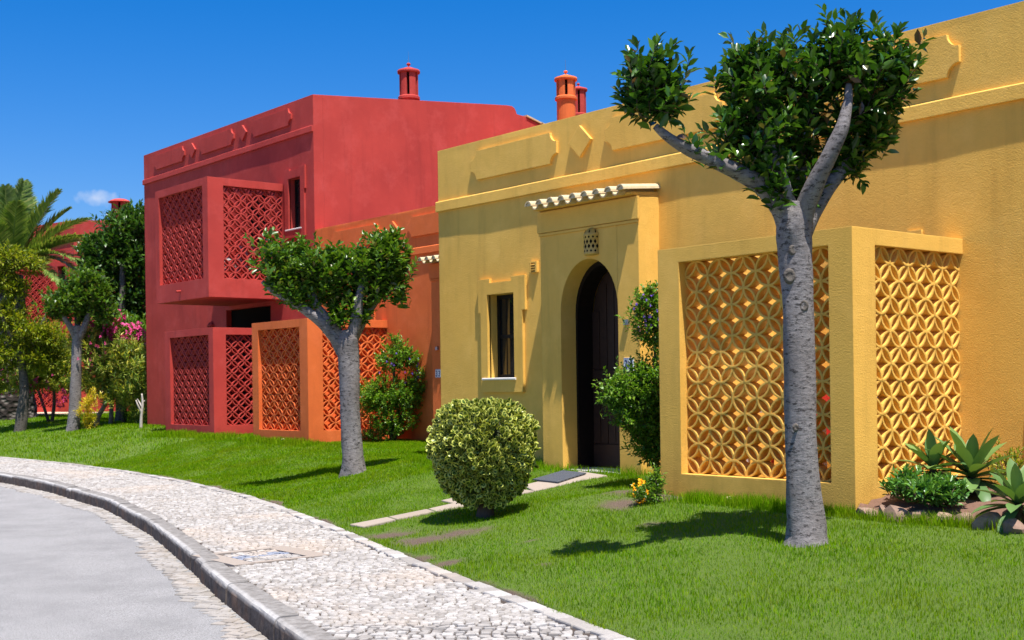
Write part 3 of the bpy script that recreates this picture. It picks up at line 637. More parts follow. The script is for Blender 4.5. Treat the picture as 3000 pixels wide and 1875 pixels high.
def window_unit(parent, x0, x1, z0, z1, y, sill_over=.06, inv=None):
    fr = MB(); w_ = .05; yb = y + .05
    fr.box(x0, x0 + w_, y, yb, z0, z1).box(x1 - w_, x1, y, yb, z0, z1).box(x0 + w_, x1 - w_, y, yb, z0, z0 + w_).box(x0 + w_, x1 - w_, y, yb, z1 - w_, z1)
    f = fr.build('window_frame', M_BLACK, parent, inv=inv); zm = z0 + (z1 - z0) * .5
    MB().box(x0 + w_, x1 - w_, y + .005, yb - .005, zm - .022, zm + .022).build('glazing_bar', M_BLACK, f)
    for a, b in ((z0 + w_, zm - .022), (zm + .022, z1 - w_)): MB().box(x0 + w_, x1 - w_, y + .022, y + .03, a, b).build('pane', M_GLASS, f)
    return f
def sill(parent, x0, x1, y0, y1, z1, inv=None):
    pts = [(y1, z1 - .03), (y0 + .008, z1 - .03), (y0, z1 - .022), (y0, z1 - .008), (y0 + .008, z1), (y1, z1 + .004)]
    return MB().prism_x(pts, x0, x1).build('window_sill', M_MARBLE, parent, inv=inv)

_arc = {}
def arc_mesh(r, t, d, n, part):
    key = (round(r, 4), t, d, n, part)
    if key in _arc: return _arc[key]
    a0, a1 = {'half': (0, math.pi), 'ql': (math.pi / 2, math.pi), 'qr': (0, math.pi / 2)}[part]; m = n if part == 'half' else n // 2; mb = MB()
    for i in range(m + 1):
        a = a0 + (a1 - a0) * i / m; c, s_ = math.cos(a), math.sin(a)
        for rr, yy in ((r + t / 2, -d / 2), (r + t / 2, d / 2), (r - t / 2, d / 2), (r - t / 2, -d / 2)): mb.v.append((rr * c, yy, rr * s_))
    for i in range(m):
        for j in range(4): mb.f.append((i * 4 + j, i * 4 + (j + 1) % 4, i * 4 + 4 + (j + 1) % 4, i * 4 + 4 + j))
    mb.f += [(3, 2, 1, 0), tuple(m * 4 + j for j in range(4))]
    me = mk_mesh('lattice_tile', mb.v, mb.f); _arc[key] = me; return me
def lattice(parent, mat, org, ang, ncol, nrow, r, t, d, n=8, rz=None, singles=True, inv=None):
    """half-round tiles stacked into interlocking circles; org = lower near corner, panel runs along ang in plan.
    r is the half pitch across, rz the half pitch upward"""
    rz = rz or r; ca, sa = math.cos(ang), math.sin(ang); items = []
    for k in range(nrow):
        for j in range(0, ncol + 1):
            for (kk, flip) in ((k, 0), (k + 1, 1)):            # upward arch centred low, inverted arch centred high
                if (j + kk) % 2: continue
                part = 'half' if 0 < j < ncol else ('qr' if j == 0 else 'ql')
                if flip and part != 'half': part = 'ql' if part == 'qr' else 'qr'
                items.append((j * r, kk * rz, flip, part))
    if singles:
        for x, z, flip, part in items:
            me = arc_mesh(r, t, d, n, part)
            o = link('lattice_tile', me, mat, parent, inv=inv); o.location = (org[0] + ca * x, org[1] + sa * x, org[2] + z)
            o.location = Vector(o.location) + Vector((random.uniform(-.0015, .0015), random.uniform(-.0015, .0015), random.uniform(-.0015, .0015))); o.rotation_euler = (random.uniform(-.015, .015), (math.pi if flip else 0) + random.uniform(-.02, .02), ang + random.uniform(-.015, .015)); o.scale = (1, 1, rz / r)
        return len(items)
    mb = MB()
    for x, z, flip, part in items:
        me = arc_mesh(r, t, d, n, part); v = []
        for q in me.vertices:
            a, b, c = q.co; c *= rz / r
            if flip: a, c = -a, -c
            v.append((org[0] + ca * (x + a) - sa * b, org[1] + sa * (x + a) + ca * b, org[2] + z + c))
        mb.add(v, [tuple(p.vertices) for p in me.polygons])
    mb.build('lattice_tile_field', mat, parent, inv=inv, kind='stuff'); return len(items)

def screen_box(parent, mat, x1, w_, y0, dep, zb, h, pl, pr, ps, zlo, zhi, zhis=None, name='patio_screen', th=.16, inv=None, base=-.4, floor=None, lat=None):
    """walled patio or balcony: front panel (plane y0) and right panel (plane x1) around lattice openings; left side closed"""
    x0 = x1 - w_; ye = y0 + dep; zt = zb + h; zhis = zhis or zhi; ym = ye - .002
    B = [(x0, x1, y0, y0 + th, zb + base, zb + zlo), (x0, x1, y0, y0 + th, zb + zhi, zt), (x0, x0 + pl, y0, y0 + th, zb + zlo, zb + zhi), (x1 - pr, x1, y0, y0 + th, zb + zlo, zb + zhi),
         (x1 - th, x1, y0, ym, zb + base, zb + zlo), (x1 - th, x1, y0, ym, zb + zhis, zt), (x1 - th, x1, y0, y0 + ps, zb + zlo, zb + zhis), (x0, x0 + th, y0, ym, zb + base, zt)]
    if floor is not None: B.append((x0, x1, y0, ym, floor - .12, floor))
    mb = MB().cells(B)
    return mb.build(name, mat, parent, inv=inv)

def tile_row(parent, x0, n, pitch, yf, yb, z, slope=.10, inv=None, mat=M_TILE):
    """row of cover tiles (arches) over channel tiles (troughs), running front to back"""
    r = pitch * .30; t = .014; ns = 7
    for i in range(2 * n + 1):
        up = i % 2 == 0; xc = x0 + i * pitch / 2; mb = MB()
        for y, dz in ((yf, 0), (yb, (yb - yf) * slope)):
            for rr in (r * 1.02, r * 1.02 - t):
                for k in range(ns + 1):
                    a = math.pi * k / ns; s_ = 1 if up else -1
                    mb.v.append((xc + rr * math.cos(a), y + (0 if up else .025), z + dz + s_ * rr * math.sin(a) + (.012 if up else .02)))
        m = ns + 1
        for k in range(ns):
            mb.f += [(k, k + 1, 2 * m + k + 1, 2 * m + k), (m + k, 3 * m + k, 3 * m + k + 1, m + k + 1), (k, m + k, m + k + 1, k + 1)]
        mb.f += [(0, 2 * m, 3 * m, m), (m - 1, 2 * m - 1, 4 * m - 1, 3 * m - 1)]
        mb.build('roof_tile', mat, parent, smooth=False, inv=inv)
        if up: MB().prism_y([(xc + (r - .016) * math.cos(math.pi * k / ns), z + .012 + (r - .016) * math.sin(math.pi * k / ns)) for k in range(ns + 1)], yf + .012, yf + .05).build('tile_mortar', mat, parent, inv=inv)
        else: MB().prism_y([(xc + (r - .016) * math.cos(math.pi + math.pi * k / ns), z + .02 + (r - .016) * math.sin(math.pi + math.pi * k / ns)) for k in range(ns + 1)], yf + .10, yf + .12).build('tile_mouth', M_TILEIN, parent, inv=inv)

def porch(parent, mat, x0, x1, yf, yb, ztop, ax0, ax1, zs, za, zfloor, dj, inv=None, zbase=-.4):
    """projecting entrance with an arched opening; reveal of depth dj"""
    mb = MB(); n = 20; xc = (ax0 + ax1) / 2; hw = (ax1 - ax0) / 2
    def zc(x): return zs + (za - zs) * math.sqrt(max(0, 1 - abs((x - xc) / hw) ** 2.05))
    xs = [xc - hw * math.cos(math.pi * i / n) for i in range(n + 1)]
    fl = zfloor; P = lambda x, y, z: mb.v.append((x, y, z)) or len(mb.v) - 1
    low = [P(x, yf, zc(x)) for x in xs]; top_ = [P(x, yf, ztop) for x in xs]; lob = [P(x, yf + dj, zc(x)) for x in xs]; topb = [P(x, yb, ztop) for x in xs]
    for i in range(n): mb.f += [(low[i], low[i + 1], top_[i + 1], top_[i]), (low[i], lob[i], lob[i + 1], low[i + 1]), (top_[i], top_[i + 1], topb[i + 1], topb[i])]
    for sx, k, e in ((x0, 0, -1), (x1, n, 1)):
        b0, b1, b2 = P(sx, yf, zbase), P(sx, yf, ztop), P(xs[k], yf, zbase); c0, c1 = P(sx, yb, zbase), P(sx, yb, ztop); d0 = P(xs[k], yf + dj, zbase)
        sm_ = P(sx, yf, zc(xs[k]))
        mb.f += [(b0, b2, low[k], sm_), (sm_, low[k], top_[k], b1), (b0, sm_, b1, c1, c0), (b1, top_[k], topb[k], c1), (b2, d0, lob[k], low[k])]
    mb.box(ax0, ax1, yf + .012, yb, zbase, zfloor)
    # two thin string courses and the raised band under the tiles
    mb.box(x0 - .012, x1 + .012, yf - .016, yf, ztop - .29, ztop - .26); mb.box(x0 - .022, x1 + .022, yf - .028, yf, ztop - .255, ztop - .012)
    return mb.build('porch', mat, parent, inv=inv)
def arched_door(parent, ax0, ax1, zs, za, z0, y0, y1, inv=None):
    """timber jamb, recess shade put into its near-black colour, from y0 back to the door leaf at y1, leaf of separate planks"""
    n = 20; xc = (ax0 + ax1) / 2; hw = (ax1 - ax0) / 2
    def zc(x): return zs + (za - zs) * math.sqrt(max(0, 1 - abs((x - xc) / hw) ** 2.05))
    xs = [xc - hw * math.cos(math.pi * i / n) for i in range(n + 1)]; pts = [(ax0, z0)] + [(x, zc(x)) for x in xs] + [(ax1, z0)]
    mb = MB(); m = len(pts); k_ = .93
    inn = [(xc + (x - xc) * k_, z if z <= z0 + 1e-6 else z0 + (z - z0) * .975) for x, z in pts]
    for (A, ya, B, yb_) in ((pts, y0, inn, y0), (inn, y0, inn, y1)):
        b = len(mb.v); mb.v += [(x, ya, z) for x, z in A] + [(x, yb_, z) for x, z in B]; mb.f += [(b + i, b + i + 1, b + m + i + 1, b + m + i) for i in range(m - 1)]
    jam = mb.build('door_jamb', M_SHADEWOOD, parent, inv=inv)
    leaf = MB().prism_y([(x, z) for x, z in inn], y1 + .012, y1 + .06).build('door', M_DOORWOOD, parent, inv=inv)
    np_ = 7; wv = (inn[-1][0] - inn[0][0]) / np_
    for i in range(np_):
        a = inn[0][0] + wv * i + .006; b = a + wv - .012
        zt = min(zc(xc + (a - xc) / k_), zc(xc + (b - xc) / k_)) * .975 - .03
        for za_, zb_ in ((z0 + .28, z0 + 1.02), (z0 + 1.14, zt)): MB().box(a, b, y1 - .010, y1 + .012, za_, zb_).build('plank', M_DOORWOOD, leaf)
    for za_, zb_ in ((z0 + .02, z0 + .27), (z0 + 1.03, z0 + 1.13)): MB().box(inn[0][0] + .005, inn[-1][0] - .005, y1 - .016, y1 + .012, za_, zb_).build('rail', M_DOORWOOD, leaf)
    MB().lathe([(.0, 0), (.022, 0), (.022, .03), (0, .03)], 0, 0, 10).build('door_knob', M_METAL, leaf).matrix_local = Matrix.Translation((inn[-1][0] - .07, y1 - .02, z0 + 1.08)) @ Matrix.Rotation(math.pi / 2, 4, 'X')
    return leaf
def digits(parent, txt, x0, x1, z0, z1, y, inv=None):
    """glazed number tiles, one per digit, blue figure and border dots"""
    n = len(txt); w_ = (x1 - x0) / n; tiles = []
    for i, ch in enumerate(txt):
        a = x0 + w_ * i + .0015; b = a + w_ - .003; tl = MB().box(a, b, y - .010, y + .004, z0, z1).build('number_tile', M_PLATE, parent, inv=inv)
        cu = bpy.data.curves.new('digit', 'FONT'); cu.body = ch; cu.size = (z1 - z0) * .95; cu.extrude = .0; cu.offset = .0035; cu.align_x = 'CENTER'
        tmp = bpy.data.objects.new('digit_tmp', cu); COL.objects.link(tmp); dg = bpy.context.evaluated_depsgraph_get(); me = bpy.data.meshes.new_from_object(tmp.evaluated_get(dg)); bpy.data.objects.remove(tmp)
        zc = z0 + (z1 - z0) * .16; co = np.zeros(len(me.vertices) * 3); me.vertices.foreach_get('co', co); co = co.reshape(-1, 3)
        V = np.stack([(a + b) / 2 + co[:, 0] * .86, np.full(len(co), y - .0125), zc + co[:, 1] * 1.0], 1); me.vertices.foreach_set('co', V.astype(np.float32).ravel()); me.materials.clear()
        link('digit', me, M_BLUE, tl)
        dd = MB(); hs_ = (z1 - z0)
        for k in range(4):
            xx = a + (b - a) * (k + .5) / 4
            for zz in (z0 + hs_ * .06, z1 - hs_ * .06): dd.prism_y([(xx - .007, zz), (xx, zz - .006), (xx + .007, zz), (xx, zz + .006)], y - .0118, y - .009)
        dd.build('tile_border', M_BLUE, tl, kind='stuff')
def wall_lamp(parent, xc, y, z0, h, r, mat, inv=None):
    prof = [(.02, 0), (r, .005), (r * 1.06, .02), (r, .035), (r, h * .66), (r * 1.08, h * .68), (r * 1.02, h * .72), (r * .8, h * .82), (r * .45, h * .91), (.012, h * .95), (.012, h * 1.0), (0, h)]
    lamp = MB().lathe([(a, z0 + b) for a, b in prof], xc, y, 18, math.pi, 2 * math.pi).build('wall_lamp', mat, parent, smooth=True, inv=inv)
    for row in range(4):
        for k in range(6):
            a = math.pi + math.pi * (k + .5 + (.5 if row % 2 else 0)) / 6.5
            if a > 2 * math.pi - .1: continue
            zc = z0 + h * (.14 + .155 * row); hh = h * (.085 if row in (1, 2) else .045); rr = r + .002; da = .17 if row in (1, 2) else .13
            v = [(xc + rr * math.cos(a - da), y + rr * math.sin(a - da), zc), (xc + rr * math.cos(a), y + rr * math.sin(a), zc - hh), (xc + rr * math.cos(a + da), y + rr * math.sin(a + da), zc), (xc + rr * math.cos(a), y + rr * math.sin(a), zc + hh)]
            MB().add(v, [(0, 1, 2, 3)]).build('cut_out', M_VOID, lamp)
    for k in range(4):
        a = math.pi + math.pi * (k + .5) / 4; zc = z0 + h * .78; rr = r * .92
        MB().add([(xc + rr * 1.01 * math.cos(a - .1), y + rr * 1.01 * math.sin(a - .1), zc), (xc + rr * 1.1 * math.cos(a), y + rr * 1.1 * math.sin(a), zc - .02), (xc + rr * 1.01 * math.cos(a + .1), y + rr * 1.01 * math.sin(a + .1), zc), (xc + rr * .84 * math.cos(a), y + rr * .84 * math.sin(a), zc + .03)], [(0, 1, 2, 3)]).build('cut_out', M_VOID, lamp)
    return lamp
def chimney(parent, mat, x, y, z0, z1, r, pedestal, inv=None, dome=False):
    """turned Algarve chimney: round base, ring, slotted drum, cap, ball and spike; z1 = top of the ball"""
    h = z1 - z0; zr = z0 + pedestal; body = MB().lathe([(r * .84, z0 - .5), (r * .84, zr - .045), (r, zr - .04), (r, zr + .01), (r * .9, zr + .03), (0, zr + .03)], x, y, 24).build('chimney', mat, parent, smooth=False, inv=inv)
    zc = z1 - (.22 if not dome else .16); nf = 6
    for i in range(nf):                                            # fins of the drum
        a0 = 2 * math.pi * (i + .14) / nf + .35; a1 = 2 * math.pi * (i + .86) / nf + .35; mb = MB(); ns = 4
        for zz in (zr + .03, zc):
            for rr in (r * .86, r * .62):
                for k in range(ns + 1):
                    a = a0 + (a1 - a0) * k / ns; mb.v.append((x + rr * math.cos(a), y + rr * math.sin(a), zz))
        m = ns + 1
        for k in range(ns): mb.f += [(k, k + 1, 2 * m + k + 1, 2 * m + k), (m + k, 3 * m + k, 3 * m + k + 1, m + k + 1)]
        mb.f += [(0, 2 * m, 3 * m, m), (ns, m + ns, 3 * m + ns, 2 * m + ns)]
        mb.build('drum_fin', mat, body)
    MB().lathe([(r * .5, zr), (r * .5, zc)], x, y, 12).build('flue', M_VOID, body)
    if dome: prof = [(0, zc), (r * 1.18, zc), (r * 1.2, zc + .025), (r * 1.0, zc + .07), (r * .6, zc + .13), (0, zc + .16)]
    else: prof = [(0, zc), (r * 1.02, zc), (r * 1.05, zc + .03), (r * 1.0, zc + .06), (r * .62, zc + .09), (r * .22, zc + .125), (.012, zc + .14), (.012, zc + .155), (.035, zc + .17), (.045, zc + .19), (.03, zc + .212), (0, zc + .22)]
    MB().lathe(prof, x, y, 24).build('cap', mat, body, smooth=False)
    MB().tube([(x, y, z1 - .02), (x, y, z1 + .23)], [.006, .002], 5).build('spike', M_METAL, body)
    return body

# ---------------------------------------------------------------- yellow house
RT = .039                                                      # relief thickness
FY = 1.616
yh = empty('yellow_house', (-7.61, FY, -.02), 'yellow single-storey house with arched porch, lattice patio and door number 34', 'house')
YI = invof(yh)
WX0, WX1, WZ0, WZ1 = -6.555, -6.03, 1.125, 2.183
mb = facade(-7.61, 9.0, -.4, 4.17, FY, [(WX0, WX1, WZ0, WZ1), (-4.95, -3.8, -.38, 2.55)], .13, seed=2)
mb.box(-7.61, 9.0, FY + .22, FY + .3, 3.7, 3.8)
mb.build('wall', YEL, yh, inv=YI)
MB().box(-7.61, -7.39, FY + .224, 10, -.4, 4.168).box(-7.38, 9, 9.78, 10, -.4, 4.168).box(8.78, 9, FY + .224, 9.77, -.4, 4.168).build('side_wall', YEL, yh, inv=YI)
MB().box(-7.38, 8.77, FY + .232, 9.77, 3.6, 3.69).build('roof', M_TILEIN, yh, inv=YI)
cornice(yh, YEL, -7.61 - .02, 9.0, 3.355, 3.49, FY, RT, inv=YI)
for a, b in ((-6.853, -5.203), (-4.381, -2.646), (-1.83, .007), (3.3, 5.0)): relief_panel(yh, YEL, a, b, 3.665, 4.037, FY, RT, inv=YI)
for c in (-4.80, -2.24, 2.85): diamond(yh, YEL, c, 3.852, .19, .185, FY, RT, inv=YI)
window_surround(yh, YEL, -6.735, -5.815, -6.69, -5.868, .95, 1.96, 1.125, 2.183, 2.385, 2.333, WX0, WX1, FY, RT, inv=YI)
mb = MB(); mb.box(-6.507, -6.066, FY - RT + .001, FY + .01, 2.333, 2.3335)
window_unit(yh, WX0, WX1, WZ0, WZ1, FY + .125, inv=YI)
sill(yh, WX0 - .10, WX1 + .035, FY - RT - .02, FY + .125, WZ0 + .008, inv=YI)
v = MB(); v.box(-5.725, -5.70, FY - .035, FY + .01, 2.40, 2.535).box(-5.62, -5.592, FY - .035, FY + .01, 2.40, 2.535).box(-5.70, -5.62, FY - .03, FY + .01, 2.515, 2.535).box(-5.70, -5.62, FY - .03, FY + .01, 2.40, 2.412)
vent = v.build('air_vent', YEL, yh, inv=YI)
for k in range(3):
    z = 2.425 + k * .031; MB().add([(-5.70, FY - .034, z), (-5.62, FY - .034, z), (-5.62, FY - .004, z + .026), (-5.70, FY - .004, z + .026), (-5.70, FY - .034, z + .008), (-5.62, FY - .034, z + .008), (-5.62, FY - .004, z + .034), (-5.70, FY - .004, z + .034)], [(0, 1, 2, 3), (4, 7, 6, 5), (0, 4, 5, 1), (1, 5, 6, 2), (3, 2, 6, 7), (0, 3, 7, 4)]).build('slat', YEL, vent)
# porch
PF = 1.293; AX0, AX1, AZS, AZA = -4.845, -3.915, 1.86, 2.44
pc = porch(yh, YEL, -5.184, -3.592, PF, FY + .01, 3.055, AX0, AX1, AZS, AZA, .045, .23, inv=YI)
arched_door(yh, AX0 - .001, AX1 + .001, AZS, AZA + .001, .07, PF + .231, PF + .47, inv=YI)
MB().box(AX0 - .0, AX1 + .0, PF - .035, PF + .45, .046, .069).build('doorstep', M_MARBLE, yh, inv=YI)
tile_row(yh, -5.12, 8, .1875, PF - .24, FY + .01, 3.085, inv=YI)
MB().prism_x([(PF - .10, 3.058), (FY + .008, 3.058), (FY + .008, 3.12), (PF - .10, 3.085)], -5.18, -3.60).build('roof_bed', YEL, yh, inv=YI)
wall_lamp(yh, -4.30, PF + .002, 2.47, .33, .098, M_CERAM, inv=YI)
digits(yh, '34', -3.829, -3.678, 1.172, 1.319, PF, inv=YI)
MB().box(-3.808, -3.738, PF - .03, PF + .005, 1.674, 1.732).build('door_bell', M_METAL, yh, inv=YI)
# patio with lattice
ps = screen_box(yh, YEL, 0, 2.082, 0, FY, 0, 2.252, .252, .224, .31, .227, 2.121, th=.17, inv=YI, floor=.06)
LR = (1.83 - .224) / 12; LZ = (2.121 - .227) / 14
lattice(ps, YEL, (-1.83, .135, .227), 0, 12, 14, LR, .019, .10, 10, rz=LZ)
LS = (FY - .31) / 10
lattice(ps, YEL, (-.088, .31, .227), math.pi / 2, 10, 14, LS, .019, .10, 10, rz=LZ)
MB().box(-.53, -.385, FY - .03, FY + .01, 2.2, 2.372).build('junction_box', YEL, yh, inv=YI)
MB().tube([(-1.27, .05, .045), (-1.27, -.06, .035)], .022, 10).build('drain_spout', M_TILE, yh, inv=YI)
MB().tube([(.55, FY - .012, .35), (.62, FY - .012, 1.35)], .006, 5).build('wall_cable', YEL, yh, inv=YI)

# ---------------------------------------------------------------- orange house
OY = 4.07
oh = empty('orange_house', (-14.89, OY, .08), 'orange single-storey house with lattice patio between the red and yellow houses', 'house')
OI = invof(oh)
facade(-14.89, -7.7, -.3, 4.05, OY, [(-13.7, -13.0, .2, 2.3)], .1, seed=5, step=.16).build('wall', ORA, oh, inv=OI)
MB().box(-13.72, -12.98, OY + .1, OY + .12, .15, 2.32).build('patio_door', M_GLASS, oh, inv=OI)
MB().box(-14.89, -7.7, OY + .224, 12, 3.5, 3.58).build('roof', M_TILEIN, oh, inv=OI)
MB().box(-14.89, -7.62, 11.78, 12, -.3, 4.048).build('back_wall', ORA, oh, inv=OI)
cornice(oh, ORA, -14.888, -7.7, 3.275, 3.395, OY, RT, inv=OI)
for a, b in ((-14.25, -12.62), (-11.79, -10.1)): relief_panel(oh, ORA, a, b, 3.585, 3.925, OY, RT, inv=OI)
diamond(oh, ORA, -12.24, 3.755, .18, .165, OY, RT, inv=OI)
porch(oh, ORA, -10.72, -9.13, 3.75, OY + .01, 3.04, -10.38, -9.45, 1.86, 2.42, .1, .2, inv=OI)
arched_door(oh, -10.381, -9.449, 1.86, 2.421, .12, 3.951, 4.2, inv=OI)
tile_row(oh, -10.72, 8, .1875, 3.52, OY + .01, 3.06, inv=OI)
digits(oh, '33', -10.63, -10.48, 1.175, 1.31, 3.75, inv=OI)
MB().box(-10.60, -10.54, 3.72, 3.755, 1.62, 1.675).build('door_bell', M_METAL, oh, inv=OI)
po = screen_box(oh, ORA, -12.475, 1.935, 2.45, OY - 2.45, .1, 2.105, .22, .265, .295, .21, 1.97, th=.17, inv=OI, floor=.13)
lattice(po, ORA, (-14.19, 2.565, .31), 0, 10, 14, 1.45 / 10, .019, .10, 8, rz=1.76 / 14)
lattice(po, ORA, (-12.563, 2.745, .31), math.pi / 2, 10, 14, (OY - 2.745) / 10, .019, .10, 8, rz=1.76 / 14)
MB().tube([(-13.3, 2.48, .155), (-13.3, 2.39, .145)], .022, 8).build('drain_spout', M_TILE, oh, inv=OI)
MB().box(-12.98, -12.86, OY - .03, OY + .01, 2.2, 2.42).build('junction_box', ORA, oh, inv=OI)
chimney(oh, ORA, -13.41, 9.24, 6.62, 7.56, .232, .36, inv=OI)
MB().box(-14.6, -12.2, 8.0, 11.5, 3.59, 5.2).build('upper_storey', ORA, oh, inv=OI)

# ---------------------------------------------------------------- red house (local: origin at its front right corner)
def red_house(loc, rz, label, singles):
    rh = empty('red_house', loc, label, 'house', rz=rz)
    W_ = 7.81; zb = -.55
    facade(-W_, 0, zb, 6.47, 0, [(-.925, -.46, 3.975, 4.97), (-2.75, -1.85, 2.85, 4.85), (-3.68, -1.75, -.1, 2.55)], .12, seed=8, step=.16).build('wall', RED, rh)
    side = [(.001, zb), (8.0, zb), (8.0, 6.05), (5.4, 6.68), (5.28, 6.72), (5.08, 6.74), (5.06, 6.80), (5.02, 6.86), (4.95, 6.895), (4.8, 6.895), (.001, 6.469)]
    MB().prism_x(side, -.24, -.001).build('side_wall', RED, rh)
    MB().box(-W_, -W_ + .22, .224, 8, zb, 6.469).box(-W_ + .22, -.25, 7.78, 8, zb, 6.0).build('back_wall', RED, rh)
    MB().box(-W_ + .225, -.245, .23, 7.77, 5.9, 6.0).build('roof', M_TILEIN, rh)
    for i in range(6):
        y0 = 5.35 + i * .42; z0 = 6.70 - (y0 - 5.35) * .245
        MB().add([(x, y, z) for x, dz in ((-.26, 0), (.03, .0)) for y, z in ((y0, z0 + .02), (y0 + .46, z0 - .46 * .245 + .015), (y0 + .46, z0 - .46 * .245 + .045), (y0, z0 + .055))], [(0, 1, 2, 3), (7, 6, 5, 4), (0, 4, 5, 1), (3, 2, 6, 7), (0, 3, 7, 4), (1, 5, 6, 2)]).build('verge_tile', M_TILE, rh)
    cornice(rh, RED, -W_ - .02, -.001, 5.765, 5.885, 0, RT)
    for a, b in ((-2.42, -.775), (-4.79, -3.17), (-7.17, -5.53)): relief_panel(rh, RED, a, b, 6.02, 6.355, 0, RT)
    for c in (-2.79, -5.16): diamond(rh, RED, c, 6.185, .175, .165, 0, RT)
    window_surround(rh, RED, -1.075, -.285, -1.06, -.315, 3.81, 4.72, 3.975, 4.97, 5.165, 5.125, -.925, -.46, 0, RT)
    window_unit(rh, -.925, -.46, 3.975, 4.97, .115); sill(rh, -1.04, -.42, -.05, .115, 3.985)
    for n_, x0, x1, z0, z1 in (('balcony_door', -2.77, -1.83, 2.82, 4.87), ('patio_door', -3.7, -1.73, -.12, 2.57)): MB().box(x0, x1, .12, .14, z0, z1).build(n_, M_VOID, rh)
    # small ground floor window at the left of the patio
    window_surround(rh, RED, -6.62, -5.95, -6.58, -5.99, .30, 1.35, .52, 1.55, 1.78, 1.72, -6.48, -6.1, 0, RT)
    MB().box(-6.48, -6.1, -.004, .02, .53, 1.55).build('window_pane', M_GLASS, rh); sill(rh, -6.55, -5.96, -.06, -.005, .53)
    # balcony and patio
    bal = screen_box(rh, RED, -1.19, 2.36, -1.62, 1.62, 2.63, 2.285, .17, .22, .33, .365, 2.14, name='balcony', base=0, floor=2.80, th=.16)
    MB().box(-3.39, -1.35, -1.46, -.002, 2.632, 2.66).build('soffit', RED, bal)
    r1 = (2.36 - .17 - .22) / 14; r2 = (1.62 - .33) / 10; rzz = 1.775 / 14
    lattice(bal, RED, (-3.38, -1.51, 2.995), 0, 14, 14, r1, .019, .09, 6, rz=rzz, singles=singles)
    lattice(bal, RED, (-1.272, -1.29, 2.995), math.pi / 2, 10, 14, r2, .019, .09, 6, rz=rzz, singles=singles)
    MB().tube([(-2.42, -1.6, 2.815), (-2.42, -1.71, 2.805)], .022, 8).build('drain_spout', RED, rh)
    pat = screen_box(rh, RED, -1.045, 2.14, -1.62, 1.62, .02, 2.025, .24, .19, .27, .165, 1.89, th=.17, floor=.05)
    rz2 = 1.725 / 14
    lattice(pat, RED, (-2.945, -1.51, .185), 0, 12, 14, 1.71 / 12, .019, .09, 6, rz=rz2, singles=False)
    lattice(pat, RED, (-1.13, -1.35, .185), math.pi / 2, 10, 14, 1.35 / 10, .019, .09, 6, rz=rz2, singles=False)
    wall_lamp(rh, -4.35, -.004, 2.02, .34, .10, RED)
    if singles: chimney(rh, RED, -.30, 2.45, 6.69, 7.51, .225, .10)
    return rh
rhouse = red_house((-14.9, 4.07, .16), 0, 'red two-storey house with lattice balcony beside the orange house', True)
far = red_house((-35.85, 7.28, .30), math.radians(13.4), 'distant red house mostly hidden by the palm and trees at the left', False)
pc_ = at(283, 469, 47.0); rl = Matrix.Rotation(-math.radians(13.4), 3, 'Z') @ (Vector(pc_) - far.location)
chimney(far, RED, rl.x, rl.y, rl.z - 1.35, rl.z, .36, .3, dome=True)
pc2 = at(1366, 196, 33.0); chimney(oh, RED, pc2[0], pc2[1], pc2[2] - 1.1, pc2[2], .232, .25, inv=OI)
MB().box(-1.0, 4.5, 2.2, 6.5, -.5, 6.0).build('rear_wing', RED, far)
# cream paving strip between the red and orange patios
MB().box(-15.93, -14.42, 2.3, 4.06, .0, .145).build('paving_step', CREAM, rhouse, inv=Matrix.Translation((14.9, -4.07, -.16)))
MB().box(-3.2, 2.2, -3.1, -.3, -.25, .03).build('terrace_slab', CREAM, far)

# ================================================================== plants
def frames(D, roll=None, r=None):
    """orthonormal frames for unit directions D: returns (side, normal)"""
    D = D / np.linalg.norm(D, axis=1, keepdims=True); up = np.tile([0, 0, 1.0], (len(D), 1)); up[np.abs(D[:, 2]) > .95] = [1, 0, 0]
    S = np.cross(D, up); S /= np.linalg.norm(S, axis=1, keepdims=True); Nn = np.cross(S, D)
    if roll is not None:
        c, s_ = np.cos(roll)[:, None], np.sin(roll)[:, None]; S, Nn = S * c + Nn * s_, Nn * c - S * s_
    return S, Nn
# leaf templates: (across, along, out) and triangles; last array is the rim attribute
T_BIG = (np.array([(0, 0, 0), (-.5, .38, .06), (.5, .38, .06), (0, .38, -.04), (-.40, .70, .05), (.40, .70, .05), (0, .70, -.05), (0, 1, -.12)]), np.array([(0, 3, 1), (0, 2, 3), (1, 3, 6), (1, 6, 4), (3, 2, 5), (3, 5, 6), (4, 6, 7), (6, 5, 7)]), np.array([.6, 1, 1, 0, 1, 1, 0, .8]))
T_SM = (np.array([(0, 0, 0), (-.5, .45, .08), (.5, .45, .08), (0, 1, -.06)]), np.array([(0, 2, 1), (1, 2, 3)]), np.array([.5, 1, 1, .8]))
T_ROUND = (np.array([(0, 0, 0), (-.42, .25, .10), (.42, .25, .10), (-.5, .6, .22), (.5, .6, .22), (-.25, .95, .16), (.25, .95, .16), (0, .35, -.02), (0, .70, .0)]),
           np.array([(0, 7, 1), (0, 2, 7), (1, 7, 8), (1, 8, 3), (7, 2, 4), (7, 4, 8), (3, 8, 5), (8, 4, 6), (5, 8, 6)]), np.array([.7, 1, 1, 1, 1, 1, 1, 0, .15]))
T_LANCE = (np.array([(0, 0, 0), (-.5, .4, .05), (.5, .4, .05), (0, 1, -.14)]), np.array([(0, 2, 1), (1, 2, 3)]), np.array([.5, 1, 1, 1]))
